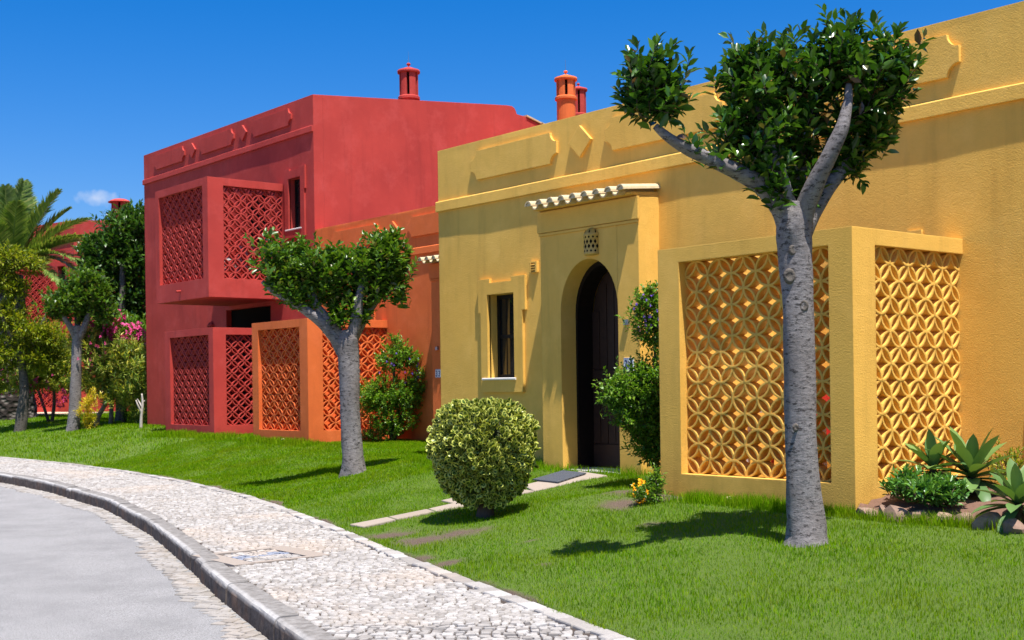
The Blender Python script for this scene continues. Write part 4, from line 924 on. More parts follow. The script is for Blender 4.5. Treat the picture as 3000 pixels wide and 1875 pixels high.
def leaf_mesh(name, P, D, ln, wd, tpl, roll, cols=False):
    S, Nn = frames(D, roll); D = D / np.linalg.norm(D, axis=1, keepdims=True); T, F, rim = tpl
    ln = np.asarray(ln)[:, None, None]; wd = np.asarray(wd)[:, None, None]
    V = P[:, None] + T[None, :, 0:1] * wd * S[:, None] + T[None, :, 1:2] * ln * D[:, None] + T[None, :, 2:3] * ln * Nn[:, None]
    FF = (F[None] + (np.arange(len(P)) * len(T))[:, None, None]).reshape(-1, 3)
    return np_mesh(name, V.reshape(-1, 3), FF, False, np.repeat(np.tile(rim, len(P))[:, None], 3, 1) if cols else None)
def ell_points(r, clumps, n, shell=.55):
    """points in ellipsoidal clumps (centre, radii, weight) biased to the shell; returns points and outward directions"""
    w_ = np.array([c[2] for c in clumps]); idx = r.choice(len(clumps), n, p=w_ / w_.sum()); C0 = np.array([c[0] for c in clumps])[idx]; R0 = np.array([c[1] for c in clumps])[idx]
    d = r.normal(size=(n, 3)); d /= np.linalg.norm(d, axis=1, keepdims=True); q = (shell + (1 - shell) * r.uniform(0, 1, n) ** .6)[:, None]
    return C0 + d * R0 * q, d
def shoots(r, P, O, up, k, slen, ll, lw, spread=.9, jitter=.25):
    """leafy shoots: k leaves spiralling up a short stem at every point"""
    n = len(P); A = O * (1 - up) + np.array([0, 0, 1.0]) * up + r.normal(size=(n, 3)) * jitter; A /= np.linalg.norm(A, axis=1, keepdims=True); S, Nn = frames(A)
    L_ = slen * r.uniform(.6, 1.25, n); PP = []; DD = []; LL = []; LW = []
    ph = r.uniform(0, 2 * np.pi, n)
    for i in range(k):
        t = (i + .4) / k; a = ph + i * 2.4; rad = np.cos(a)[:, None] * S + np.sin(a)[:, None] * Nn
        sp = spread * (1.15 - .75 * t)
        PP.append(P + A * (L_ * (t - .5))[:, None]); DD.append(A * math.cos(sp) + rad * math.sin(sp) + r.normal(size=(n, 3)) * .15 - np.array([0, 0, .12 * (1 - t)]))
        q = r.uniform(.75, 1.2, n) * (1 - .35 * t * t); LL.append(ll * q); LW.append(lw * q)
    return np.concatenate(PP), np.concatenate(DD), np.concatenate(LL), np.concatenate(LW), (P - A * (L_ * .5)[:, None], P + A * (L_ * .5)[:, None])
def pxl(lst, dep, rad_k=1.0):
    """clumps given in photo pixels (u, v, ru, rv, depth offset, depth radius, weight) -> world ellipsoids about depth dep"""
    out_ = []
    for u, v, ru, rv, do, dr, w_ in lst:
        d = dep + do; s_ = KPX * d / FPX; out_.append((at(u, v, d), np.array([ru * s_ * .77 + dr * .3, ru * s_ * .77 + dr * .3, rv * s_]), w_))
    return out_
def stems(name, seg, rad, mat, parent, inv=None):
    a, b = seg; n = len(a); D = b - a; S, Nn = frames(D); V = np.zeros((n, 6, 3))
    for k in range(3):
        o = (math.cos(2.1 * k) * S + math.sin(2.1 * k) * Nn) * rad; V[:, k] = a + o; V[:, 3 + k] = b + o * .4
    F = (np.array([(0, 1, 4, 3), (1, 2, 5, 4), (2, 0, 3, 5)])[None] + (np.arange(n) * 6)[:, None, None]).reshape(-1, 4)
    return link(name, np_mesh(name, V.reshape(-1, 3), F), mat, parent, inv=inv)
def spline(pts, rad, m=6):
    P = np.array(pts, float); R_ = np.array(rad, float); n = len(P); o, q = [], []
    for i in range(n - 1):
        p0, p1, p2, p3 = P[max(i - 1, 0)], P[i], P[i + 1], P[min(i + 2, n - 1)]
        for k in range(m):
            t = k / m; o.append(.5 * ((2 * p1) + (p2 - p0) * t + (2 * p0 - 5 * p1 + 4 * p2 - p3) * t * t + (3 * p1 - p0 - 3 * p2 + p3) * t ** 3)); q.append(R_[i] + (R_[i + 1] - R_[i]) * t)
    return o + [P[-1]], q + [R_[-1]]
def limb(mb, pts, rad, n=12, m=6, seed=0, lump=.05):
    P, R_ = spline(pts, rad, m); b = len(mb.v); mb.tube(P, R_, n); rr = np.random.default_rng(seed)
    ph = rr.uniform(0, 6, 4)
    for i in range(len(P)):
        for k in range(n):
            v = np.array(mb.v[b + i * n + k]); c = np.array(P[i]); a = 2 * math.pi * k / n
            f = 1 + lump * (math.sin(3 * a + ph[0] + i * .35) + .7 * math.sin(2 * a + ph[1] - i * .5) + .5 * math.sin(5 * a + ph[2] + i * .9)); mb.v[b + i * n + k] = tuple(c + (v - c) * f)
    return mb
def trunk_px(segs, dep, base, name, mat, parent, inv, seed=1):
    """limbs given as photo pixels (u, v, half width, depth offset)"""
    mb = MB()
    for i, s_ in enumerate(segs):
        pts, rad = [], []
        for u, v, hw, do in s_:
            d = dep + do; pts.append(at(u, v, d)); rad.append(hw * KPX * d / FPX)
        if i == 0: pts[0] = np.array(base) - np.array([0, 0, .06])
        limb(mb, pts, rad, 16 if i == 0 else 12, 6, seed + i, .045 if i == 0 else .035)
    return mb.build(name, mat, parent, smooth=True, inv=inv)
def crown(parent, inv, clumps, nsh, k, slen, ll, lw, mat, seed, up=.6, tpl=T_BIG, shell=.55, singles=0, twig=.0028, twigmat=None, spread=.9, keep=None, name='crown'):
    r = np.random.default_rng(seed); P, O = ell_points(r, clumps, nsh, shell)
    ns = nsh // 9; P2, O2 = ell_points(r, clumps, ns, 1.0); O2[:, 2] = np.abs(O2[:, 2]) * .6 + .2; P2 = P2 + O2 * slen * r.uniform(.1, .75, ns)[:, None]; P = np.concatenate([P, P2]); O = np.concatenate([O, O2])
    if keep is not None: kk = keep(P); P, O = P[kk], O[kk]
    PP, DD, LL, LW, seg = shoots(r, P, O, up, k, slen, ll, lw, spread); roll = r.normal(0, .5, len(PP))
    rest = np.arange(len(PP))
    if twigmat is None: twigmat = M_BARK2
    cr = stems(name, seg, twig, twigmat, parent, inv)
    if singles:
        dz = (PP - CAM) @ CF; pick = np.argsort(dz + r.uniform(0, .35, len(dz)))[:singles]; rest = np.setdiff1d(rest, pick)
        T, F, rim = tpl; D = DD[pick] / np.linalg.norm(DD[pick], axis=1, keepdims=True); S, Nn = frames(D, roll[pick])
        base_me = np_mesh('leaf', T * np.array([1, 1, 1.0]), F, False); base_me.materials.append(mat)
        for i, q in enumerate(pick):
            o = link('leaf', base_me, None, cr, inv=None); L_ = LL[q]; W_ = LW[q]
            A = Matrix([(S[i][a] * W_, D[i][a] * L_, Nn[i][a] * L_, PP[q][a]) for a in range(3)] + [(0, 0, 0, 1)]); o.matrix_local = A
    link('foliage', leaf_mesh('foliage', PP[rest], DD[rest], LL[rest], LW[rest], tpl, roll[rest]), mat, cr, kind='stuff')
    return cr

# ---------------------------------------------------------------- the big pollarded tree in front of the yellow patio
b1 = gp(1905, 1284); d1 = depth_of(b1)
t1 = empty('pollarded_tree', b1, 'large pollarded tree with smooth grey trunk in front of the yellow lattice patio', 'tree', 'pollarded trees on the lawn'); I1 = invof(t1)
trunk_px([[(1906, 1287, 66, 0), (1905, 1268, 50, 0), (1901, 1200, 42, 0), (1895, 1080, 38, 0), (1889, 900, 36, 0), (1884, 720, 37, 0), (1879, 600, 39, 0), (1876, 545, 43, 0), (1876, 505, 44, 0), (1878, 480, 36, 0)],
          [(1868, 560, 26, 0), (1848, 500, 25, -.02), (1800, 440, 23, -.08), (1740, 405, 19, -.16), (1680, 378, 17, -.26), (1625, 352, 15, -.36), (1580, 325, 12, -.42), (1548, 298, 8, -.45)],
          [(1872, 545, 20, 0), (1862, 480, 19, -.04), (1848, 425, 16, -.10), (1825, 365, 13, -.12), (1805, 300, 11, -.10), (1790, 240, 8, -.05)],
          [(1886, 560, 24, 0), (1900, 500, 25, -.05), (1928, 430, 22, -.16), (1962, 360, 19, -.24), (1990, 300, 16, -.28), (2003, 240, 11, -.25), (2005, 200, 7, -.2)],
          [(1890, 560, 24, .02), (1925, 490, 22, .08), (1965, 430, 19, .14), (2020, 370, 16, .18), (2075, 315, 12, .2), (2110, 280, 8, .2)],
          [(1882, 540, 16, .05), (1885, 460, 14, .16), (1900, 380, 11, .25), (1910, 300, 8, .3)]], d1, b1, 'trunk', BARK, t1, I1, 11)
def knot(u, v, r_, parent, dep, hw):
    p = at(u, v, dep - hw * .93); mb = MB(); fr = Matrix((tuple(CR) + (0,), tuple(CU) + (0,), tuple(-CF) + (0,), (0, 0, 0, 1))).transposed()
    n = 14; prof = [(1.25, -.25), (1.0, .10), (.72, .20), (.5, .06), (.2, .10), (0, .04)]
    for a, z in prof:
        for k in range(n):
            an = 2 * math.pi * k / n; w_ = Vector((a * r_ * .85 * math.cos(an), a * r_ * math.sin(an) * 1.1, z * r_)); q = fr @ w_; mb.v.append((p[0] + q.x, p[1] + q.y, p[2] + q.z))
    for j in range(len(prof) - 1):
        for k in range(n): mb.f.append((j * n + k, j * n + (k + 1) % n, (j + 1) * n + (k + 1) % n, (j + 1) * n + k))
    return mb.build('knot', BARKD, parent, smooth=True, inv=invof(parent))
for u_, v_, r_ in ((1866, 652, .042), (1898, 722, .036), (1874, 590, .030), (1880, 1010, .022)): knot(u_, v_, r_, t1, d1, 37 * KPX * d1 / FPX)
cl1 = [(1520, 190, 42, 62, -.45, .10, .8), (1560, 225, 62, 58, -.45, .10, 1.2), (1582, 240, 36, 44, -.42, .06, .6), (1505, 235, 32, 45, -.45, .08, .4), (1540, 165, 40, 50, -.45, .08, .5),
       (1760, 350, 55, 60, -.1, .2, .8), (1720, 325, 22, 40, -.1, .05, .25), (1850, 455, 40, 36, -.1, .12, .5), (1880, 470, 30, 34, .05, .1, .35), (1815, 420, 45, 40, -.12, .12, .45), (1640, 345, 16, 24, -.35, .03, .10), (1700, 365, 20, 20, -.25, .03, .10), (1940, 450, 26, 30, .1, .1, .25), (2060, 330, 50, 45, .1, .2, .6), (2015, 395, 36, 34, .1, .12, .35), (1760, 170, 40, 66, 0, .15, .8), (1800, 200, 75, 85, -.05, .25, 1.5), (1880, 190, 80, 90, .1, .3, 1.8), (1960, 150, 75, 95, 0, .3, 1.8), (2000, 95, 42, 55, 0, .2, .7), (2040, 170, 80, 95, -.05, .3, 1.8), (2095, 200, 48, 82, .1, .2, 1.0), (2105, 145, 34, 55, .1, .16, .45),
       (1800, 310, 85, 75, 0, .28, 1.2), (1890, 310, 90, 85, .12, .3, 1.5), (1985, 285, 85, 80, .1, .3, 1.4), (2070, 280, 60, 55, .15, .22, .8), (1740, 300, 42, 70, -.02, .15, .5),
       (1850, 400, 62, 55, .12, .18, .7), (1930, 380, 62, 60, .22, .2, .7), (2000, 370, 45, 40, .25, .15, .35), (1830, 440, 32, 34, .05, .1, .25)]
crown(t1, I1, pxl(cl1, d1), 640, 10, .20, .108, .050, LF_TREE, 31, up=.6, singles=300, shell=.25, spread=1.05)

# ---------------------------------------------------------------- second pollarded tree, in front of the orange house
b2 = gp(835, 1121); d2 = depth_of(b2)
t2 = empty('pollarded_tree', b2, 'pollarded tree with two leafy lobes in front of the orange lattice patio', 'tree', 'pollarded trees on the lawn'); I2 = invof(t2)
trunk_px([[(836, 1122, 36, 0), (835, 1110, 30, 0), (832, 1070, 25, 0), (829, 1000, 23, 0), (826, 920, 24, 0), (823, 850, 25, 0), (820, 805, 28, 0), (818, 780, 22, 0)],
          [(812, 830, 20, 0), (795, 800, 17, -.04), (765, 765, 15, -.1), (730, 738, 12, -.16), (690, 712, 10, -.2), (650, 690, 8, -.2), (620, 665, 5, -.2)],
          [(812, 815, 15, 0), (790, 775, 14, -.06), (765, 745, 11, -.1), (745, 715, 8, -.12), (740, 680, 6, -.1)],
          [(826, 820, 17, 0), (838, 770, 15, -.04), (845, 730, 13, -.06), (852, 690, 10, -.06), (865, 650, 8, 0), (880, 610, 5, .05)],
          [(830, 810, 14, .03), (855, 760, 11, .12), (885, 715, 9, .2), (915, 675, 7, .22), (930, 640, 4, .2)]], d2, b2, 'trunk', BARK, t2, I2, 41)
cl2 = [(800, 745, 34, 26, -.05, .12, .5), (850, 745, 22, 26, 0, .1, .3), (700, 700, 34, 24, -.15, .12, .4), (650, 615, 38, 48, -.2, .2, .9), (675, 660, 50, 42, -.2, .25, 1.1), (720, 640, 55, 45, -.1, .3, 1.3), (770, 650, 52, 42, 0, .3, 1.2), (745, 700, 45, 32, 0, .25, .7), (800, 690, 40, 35, .05, .25, .6), (720, 605, 30, 30, 0, .2, .4), (790, 612, 26, 22, 0, .15, .3),
       (850, 640, 52, 48, .05, .3, 1.3), (900, 610, 50, 48, .1, .3, 1.4), (935, 630, 35, 50, .15, .22, .9), (890, 680, 50, 42, .1, .3, 1.0), (940, 690, 26, 40, .15, .15, .35), (850, 710, 34, 36, .1, .2, .5), (920, 575, 35, 26, .1, .15, .5)]
crown(t2, I2, pxl(cl2, d2), 760, 10, .20, .108, .052, LF_TREE2, 32, up=.6, shell=.2, spread=1.05)

# ---------------------------------------------------------------- third young tree far left
b3 = gp(171, 1018); d3 = depth_of(b3)
t3 = empty('pollarded_tree', b3, 'slim pollarded tree with mottled grey trunk left of the red house', 'tree', 'pollarded trees on the lawn'); I3 = invof(t3)
trunk_px([[(171, 1020, 17, 0), (174, 1000, 15, 0), (178, 930, 13, 0), (181, 860, 12, 0), (183, 800, 12, 0), (184, 770, 14, 0)],
          [(180, 800, 9, 0), (168, 775, 7, -.1), (152, 750, 6, -.2), (140, 730, 4, -.2)], [(186, 800, 10, 0), (200, 770, 8, 0), (212, 735, 6, .1), (222, 710, 4, .1)], [(184, 790, 7, 0), (182, 750, 6, .2), (180, 720, 4, .2)]], d3, b3, 'trunk', BARK, t3, I3, 51)
cl3 = [(140, 725, 34, 28, -.2, .35, 1), (180, 700, 45, 35, 0, .4, 1.3), (220, 700, 40, 42, .1, .4, 1.3), (200, 665, 42, 26, .1, .4, .9), (245, 735, 28, 30, .1, .3, .6), (170, 740, 35, 22, 0, .3, .6)]
crown(t3, I3, pxl(cl3, d3), 650, 8, .26, .15, .07, LF_TREE2, 33, up=.55, tpl=T_SM, shell=.3, twig=.005)

# ---------------------------------------------------------------- variegated round bush
bb = gp(1146, 1222); db = depth_of(bb); sb = KPX * db / FPX
bush = empty('variegated_bush', bb, 'round clipped bush with green and cream variegated leaves on the lawn', 'bush'); IB = invof(bush)
mb = MB(); limb(mb, [bb - np.array([0, 0, .05]), at(1148, 1195, db), at(1144, 1150, db), at(1140, 1080, db)], [24 * sb, 20 * sb, 18 * sb, 8 * sb], 10, 4, 3)
limb(mb, [at(1146, 1180, db), at(1170, 1120, db)], [12 * sb, 6 * sb], 8, 4, 5); mb.build('stem', M_BARK2, bush, smooth=True, inv=IB)
r = np.random.default_rng(61); nl = 2700
d = r.normal(size=(nl, 3)); d /= np.linalg.norm(d, axis=1, keepdims=True)
rho = np.hypot(d[:, 0], d[:, 1]); qd = (rho ** 4.6 + np.abs(d[:, 2]) ** 4.6) ** (-1 / 4.6)      # boxy ball, round in plan
P = d * qd[:, None]; nar = 1 - .30 * np.clip(-P[:, 2] + .1, 0, 1.1) ** 1.3
rad = (1 + .06 * vnoise(P[:, 0] * 4 + P[:, 2] * 3, P[:, 1] * 4, 1.3, 2) + .04 * vnoise(P[:, 0] * 9, P[:, 2] * 9 + P[:, 1] * 7, 1.3, 4) + .045 * r.normal(size=nl)) * (.86 + .14 * r.uniform(0, 1, nl) ** .5)
Rx = 113 * sb; Rz = 110 * sb; cen = at(1142, 1070, db)
W = cen + np.stack([P[:, 0] * Rx * nar * rad, P[:, 1] * Rx * nar * rad, P[:, 2] * Rz * rad], 1)
S, Nn = frames(d); PP = []; DD = []
for k in range(5):
    a = r.uniform(0, 2 * np.pi, nl); sp = r.uniform(.35, 1.15, nl); rdv = np.cos(a)[:, None] * S + np.sin(a)[:, None] * Nn
    DD.append(d * np.cos(sp)[:, None] + rdv * np.sin(sp)[:, None] + np.array([0, 0, .35])); PP.append(W + r.normal(size=(nl, 3)) * .008)
PP = np.concatenate(PP); DD = np.concatenate(DD); LL = r.uniform(.036, .062, len(PP))
cb = link('crown', leaf_mesh('crown', PP, DD, LL, LL * .85, T_ROUND, r.uniform(-2.5, 2.5, len(PP)), True), LF_VAR, bush, inv=IB, kind='stuff')
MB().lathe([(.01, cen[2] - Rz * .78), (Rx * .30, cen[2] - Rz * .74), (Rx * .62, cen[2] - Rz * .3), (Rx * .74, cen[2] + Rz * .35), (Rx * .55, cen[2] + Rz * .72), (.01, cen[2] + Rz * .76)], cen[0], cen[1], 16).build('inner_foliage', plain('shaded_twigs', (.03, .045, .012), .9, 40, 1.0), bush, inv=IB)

# ---------------------------------------------------------------- generic leafy shrub
def shrub(name, label, cat, u, v, clumps, n, k, slen, ll, lw, mat, seed, stemsegs=None, up=.4, tpl=T_SM, shell=.2, flowers=None, group=None, dep=None, spread=.95, stemmat=None, twig=.0025, keep=None):
    b = gp(u, v) if dep is None else at(u, v, dep); dd = depth_of(b); o = empty(name, b, label, cat, group); iv = invof(o)
    if stemsegs:
        m = MB()
        for i, s_ in enumerate(stemsegs): limb(m, [at(a, c, dd + e_) for a, c, h_, e_ in s_], [h_ * KPX * dd / FPX for a, c, h_, e_ in s_], 8, 4, seed + i)
        m.build('stem', stemmat or M_BARK2, o, smooth=True, inv=iv)
    wc = pxl(clumps, dd); cr = crown(o, iv, wc, n, k, slen, ll, lw, mat, seed, up, tpl, shell, 0, twig, spread=spread, keep=keep)
    if flowers:
        fm, cnt, fs, fcl = flowers; rr = np.random.default_rng(seed + 99); fp, fo = ell_points(rr, pxl(fcl, dd), cnt, .75)
        if keep is not None: kk = keep(fp); fp, fo = fp[kk], fo[kk]
        PP = []; DD = []
        for q in range(5):
            a = 2 * math.pi * q / 5; S, Nn = frames(fo + np.array([0, 0, .4]) - CF * .5); PP.append(fp); DD.append(math.cos(a) * S + math.sin(a) * Nn + .3 * fo)
        PP = np.concatenate(PP); DD = np.concatenate(DD); link('flowers', leaf_mesh('flowers', PP, DD, np.full(len(PP), fs), np.full(len(PP), fs * .9), T_SM, np.full(len(PP), 0.)), fm, o, inv=iv, kind='stuff')
    return o
shrub('flowering_shrub', 'green shrub with purple flowers squeezed between the arched porch and yellow patio', 'shrub', 1548, 1150,
      [(1530, 930, 85, 72, 0, .12, 2.2), (1500, 925, 80, 50, 0, .1, 1.4), (1555, 880, 50, 45, 0, .1, .8), (1540, 1000, 60, 55, 0, .12, 1.4), (1465, 935, 50, 42, 0, .05, .7), (1500, 980, 60, 50, -.1, .1, 1.2), (1545, 1060, 50, 40, 0, .1, .9), (1540, 760, 52, 62, 0, .1, 1.5), (1540, 705, 34, 28, 0, .06, .4), (1515, 1040, 36, 22, 0, .05, .3)], 1700, 9, .14, .054, .027, LF_SHRUB, 71,
      [[(1552, 1150, 5, 0), (1550, 1050, 4.5, 0), (1545, 950, 4, 0), (1548, 800, 3, 0), (1545, 700, 2, 0)], [(1550, 1060, 3, 0), (1525, 980, 2.5, 0), (1490, 930, 2, 0)]], flowers=(LF_PURP, 60, .020, [(1532, 740, 36, 50, -.1, .1, 1)]), up=.35,
      keep=lambda P: ~((P[:, 0] > -2.16) & (P[:, 1] > -.06)) & ~((P[:, 0] < -3.56) & (P[:, 0] > -5.2) & (P[:, 1] > 1.26)) & (P[:, 1] < 1.58))
shrub('flowering_shrub', 'leafy shrub with a few violet flowers beside the orange house wall', 'shrub', 925, 1045,
      [(910, 930, 60, 42, 0, .3, 1.8), (960, 930, 45, 40, 0, .25, 1.2), (880, 950, 34, 45, 0, .25, .9), (930, 990, 60, 40, 0, .25, 1.2), (930, 850, 42, 30, 0, .2, 1.0), (965, 845, 34, 22, 0, .15, .6), (935, 815, 18, 25, 0, .1, .3), (990, 900, 22, 40, 0, .15, .4), (900, 1020, 45, 25, 0, .25, .6)], 1350, 9, .14, .062, .030, LF_SHRUB, 72,
      [[(925, 1046, 5, 0), (925, 980, 4, 0), (930, 900, 3, 0), (935, 830, 2, 0)], [(930, 1046, 4, 0), (960, 950, 3, 0), (985, 890, 2, 0)]], flowers=(LF_PURP, 26, .026, [(945, 870, 60, 55, -.15, .2, 1)]), up=.35)
shrub('flower_plant', 'small plant with orange blossoms at the foot of the yellow patio wall', 'plant', 1530, 1192,
      [(1540, 1160, 24, 36, 0, .08, 1), (1520, 1175, 24, 22, 0, .08, .6), (1550, 1130, 14, 25, 0, .05, .4)], 130, 7, .10, .055, .016, LF_SHRUB, 73, flowers=(LF_ORNG, 12, .028, [(1512, 1160, 20, 30, -.1, .05, 1)]), up=.45,
      keep=lambda P: ~((P[:, 0] > -2.13) & (P[:, 1] > -.04)))

# ---------------------------------------------------------------- bed at the right: rocks, agaves, succulents
def rock(u, v, wpx, hpx, seed, label, dy=0):
    b = gp(u, v); dd = depth_of(b); s_ = KPX * dd / FPX; bm = bmesh.new(); bmesh.ops.create_icosphere(bm, subdivisions=2, radius=1.0); rr = np.random.default_rng(seed); ph = rr.uniform(0, 6, 6)
    planes = rr.normal(size=(7, 3)); planes /= np.linalg.norm(planes, axis=1, keepdims=True)
    for vv in bm.verts:
        c = np.array(vv.co); c = c * (1 + .10 * math.sin(3 * c[0] + ph[0]) + .10 * math.sin(4 * c[1] + ph[1]) + .08 * math.sin(5 * c[2] + ph[2]))
        for p in planes:                                     # broken flat faces
            k = c @ p
            if k > .68: c = c - p * (k - .68)
        vv.co = Vector((c[0] * wpx * s_ * .5, c[1] * wpx * s_ * .42, c[2] * hpx * s_ * .62))
    me = bpy.data.meshes.new('edging_rock'); bm.to_mesh(me); bm.free(); o = link('edging_rock', me, M_ROCK, label=label, cat='rock', group='rocks edging the flower bed')
    o.location = (b[0], b[1], b[2] + hpx * s_ * .3); o.rotation_euler = (rr.uniform(-.15, .15), rr.uniform(-.15, .15), rr.uniform(-.5, 1.6)); return o
for i, (u, v, w_, h_, lb) in enumerate([(2048, 1224, 62, 34, 'long flat reddish rock against the corner of the yellow patio'), (2086, 1226, 30, 40, 'narrow upright rock second from the patio corner'), (2124, 1230, 74, 42, 'largest pale-topped rock third from the patio corner'), (2170, 1230, 48, 34, 'rounded rock fourth from the patio corner'),
                                       (2232, 1236, 52, 32, 'low rock below the bright green succulent'), (2282, 1240, 62, 34, 'broad rock in front of the bare red soil'), (2340, 1252, 92, 56, 'big dark rock at the right end of the bed'), (2400, 1262, 70, 40, 'dark rock cut by the right edge of the picture')]): rock(u, v, w_, h_, 200 + i, lb)
r = np.random.default_rng(77); SV = []; xs_ = np.linspace(.01, 2.6, 40); NS = 24
for x in xs_:
    yl = float(bed_line(x)) + .05
    for j in range(NS):
        y = yl + (FY - .004 - yl) * j / (NS - 1); SV.append((x, y, float(G(x, y)) + .05 * min(1, j / 4) + .09 * min(1, j / 10) + .014 * r.normal()))
link('flower_bed', np_mesh('flower_bed', SV, gridF(len(xs_), NS), False), M_SOIL, kind='structure', label='reddish earth flower bed beside the yellow patio wall')
def bed_z(x, y): return float(G(x, y)) + .13
def agave(loc, n, ll, lw, seed, label, lean=0, stem_h=.15, mat=None):
    o = empty('agave', loc, label, 'plant', 'agaves in the bed'); rr = np.random.default_rng(seed)
    m = MB(); limb(m, [(0, 0, -.08), (0, 0, stem_h * .5), (0, 0, stem_h)], [.045, .04, .03], 8, 3, seed); m.build('stem', M_BARK2, o, smooth=True)
    for i in range(n):
        t = i / (n - 1); el = math.radians(-20 + 92 * t ** 1.15) + rr.normal(0, .07); az = i * 2.39996 + rr.normal(0, .12); L_ = ll * (1.0 - .28 * abs(t - .45)) * rr.uniform(.85, 1.1); W_ = lw * rr.uniform(.85, 1.15); v = []; f = []; nseg = 7
        droop = (1 - t) * .55 + .08
        hor = np.array([math.cos(az), math.sin(az), 0]); sd = np.array([-math.sin(az), math.cos(az), 0]); p = np.array([0, 0, stem_h - .03 + .05 * t]); e_ = el
        for k in range(nseg + 1):
            s_ = k / nseg; wv = W_ * (.42 + 1.25 * s_) * (1 - s_ ** 3.2) ** .8 if s_ < 1 else 0; wv = W_ * max(0.0, (.38 + .9 * s_) * (1 - s_ ** 3)) ; dr = hor * math.cos(e_) + np.array([0, 0, math.sin(e_)]); nr = -hor * math.sin(e_) + np.array([0, 0, math.cos(e_)])
            v += [tuple(p - sd * wv / 2 + nr * wv * .16), tuple(p), tuple(p + sd * wv / 2 + nr * wv * .16)]
            p = p + dr * L_ / nseg; e_ -= droop / nseg * (1 + s_)
        for k in range(nseg):
            a = k * 3; f += [(a, a + 1, a + 4, a + 3), (a + 1, a + 2, a + 5, a + 4)]
        link('leaf', mk_mesh('leaf', v, f, True), mat or LF_AGAVE, o)
    return o
def bed_at(u, v, y): d = ray(u, v); k = (y - CAM[1]) / d[1]; return CAM + d * k
pA = bed_at(2205, 1175, .5); pB = bed_at(2296, 1178, .62); pC = bed_at(2405, 1222, -.1)
agave((pA[0], pA[1], bed_z(pA[0], pA[1])), 24, .36, .125, 81, 'smaller pale green agave rosette against the side lattice panel', stem_h=.2)
agave((pB[0], pB[1], bed_z(pB[0], pB[1])), 32, .46, .15, 82, 'largest agave rosette in the bed against the yellow wall', stem_h=.15)
agave((pC[0], pC[1], bed_z(pC[0], pC[1]) - .06), 24, .36, .13, 83, 'shaded agave behind the dark rock at the right edge', stem_h=.10)
def bed_shrub(label, u, v, y, n, ll, lw, mat, seed, R_, H_, up=.6, spread=.8):
    p = bed_at(u, v, y); z = bed_z(p[0], p[1]) - .02; o = empty('succulent', (p[0], p[1], z), label, 'plant', 'succulents in the bed'); iv = invof(o)
    crown(o, iv, [(np.array([p[0], p[1], z + H_ * .55]), np.array([R_, R_, H_ * .5]), 1)], n, 9, .11, ll, lw, mat, seed, up, T_BIG, .25, spread=spread, twig=.004); return o
bed_shrub('blue-green leafy succulent nearest the patio corner', 2140, 1195, .18, 52, .075, .030, LF_SUCC, 91, .12, .20)
bed_shrub('bright green leafy succulent in the middle of the bed', 2190, 1205, .05, 80, .075, .028, LF_SUCC, 92, .15, .17)
bed_shrub('low bright green succulent beside the bare soil', 2235, 1200, .12, 60, .070, .028, LF_SUCC, 93, .14, .15)
bed_shrub('pale weedy plant against the orange-yellow wall at the right edge', 2390, 1140, 1.2, 55, .05, .014, LF_YEL, 94, .2, .34)

# ---------------------------------------------------------------- door mat
q0 = [gp(1258, 1139), gp(1330, 1118), gp(1385, 1124), gp(1318, 1146)]; c = sum(q0) / 4; rel = [p - c for p in q0]
v = [(p[0], p[1], float(G(c[0] + p[0], c[1] + p[1])) - c[2] + dz) for dz in (.021, .034) for p in rel]
link('door_mat', mk_mesh('door_mat', v, [(4, 5, 6, 7), (3, 2, 1, 0)] + [(i, (i + 1) % 4, (i + 1) % 4 + 4, i + 4) for i in range(4)]), M_RUB, label='dark blue-grey ribbed rubber mat on the slab before the arched door', cat='mat').location = tuple(c)

# ---------------------------------------------------------------- left background: palm, trees, oleanders
def palm_bark():
    m, t, b = new_mat('palm_trunk'); v = t.nodes.new('ShaderNodeTexVoronoi'); v.inputs['Scale'].default_value = 5.5; t.links.new(gcoord(t, (1, 1, 1.5)), v.inputs['Vector'])
    t.links.new(ramp(t, v.outputs['Distance'], [(.15, (.16, .14, .12)), (.5, (.03, .024, .02))]), b.inputs['Base Color']); b.inputs['Roughness'].default_value = .95
    t.links.new(bump(t, v.outputs['Distance'], 1.0, .08), b.inputs['Normal']); b.inputs['Specular IOR Level'].default_value = .1; return m
pb = gp(28, 990); dp = depth_of(pb)
palm = empty('palm_tree', pb, 'palm tree with long arching fronds at the left edge', 'palm tree'); IP = invof(palm)
m = MB(); limb(m, [pb - np.array([0, 0, .1]), at(28, 930, dp), at(26, 860, dp), at(24, 760, dp), at(22, 650, dp)], [60 * KPX * dp / FPX, 50 * KPX * dp / FPX, 45 * KPX * dp / FPX, 38 * KPX * dp / FPX, 30 * KPX * dp / FPX], 20, 12, 5, .03)
m.build('trunk', palm_bark(), palm, smooth=True, inv=IP)
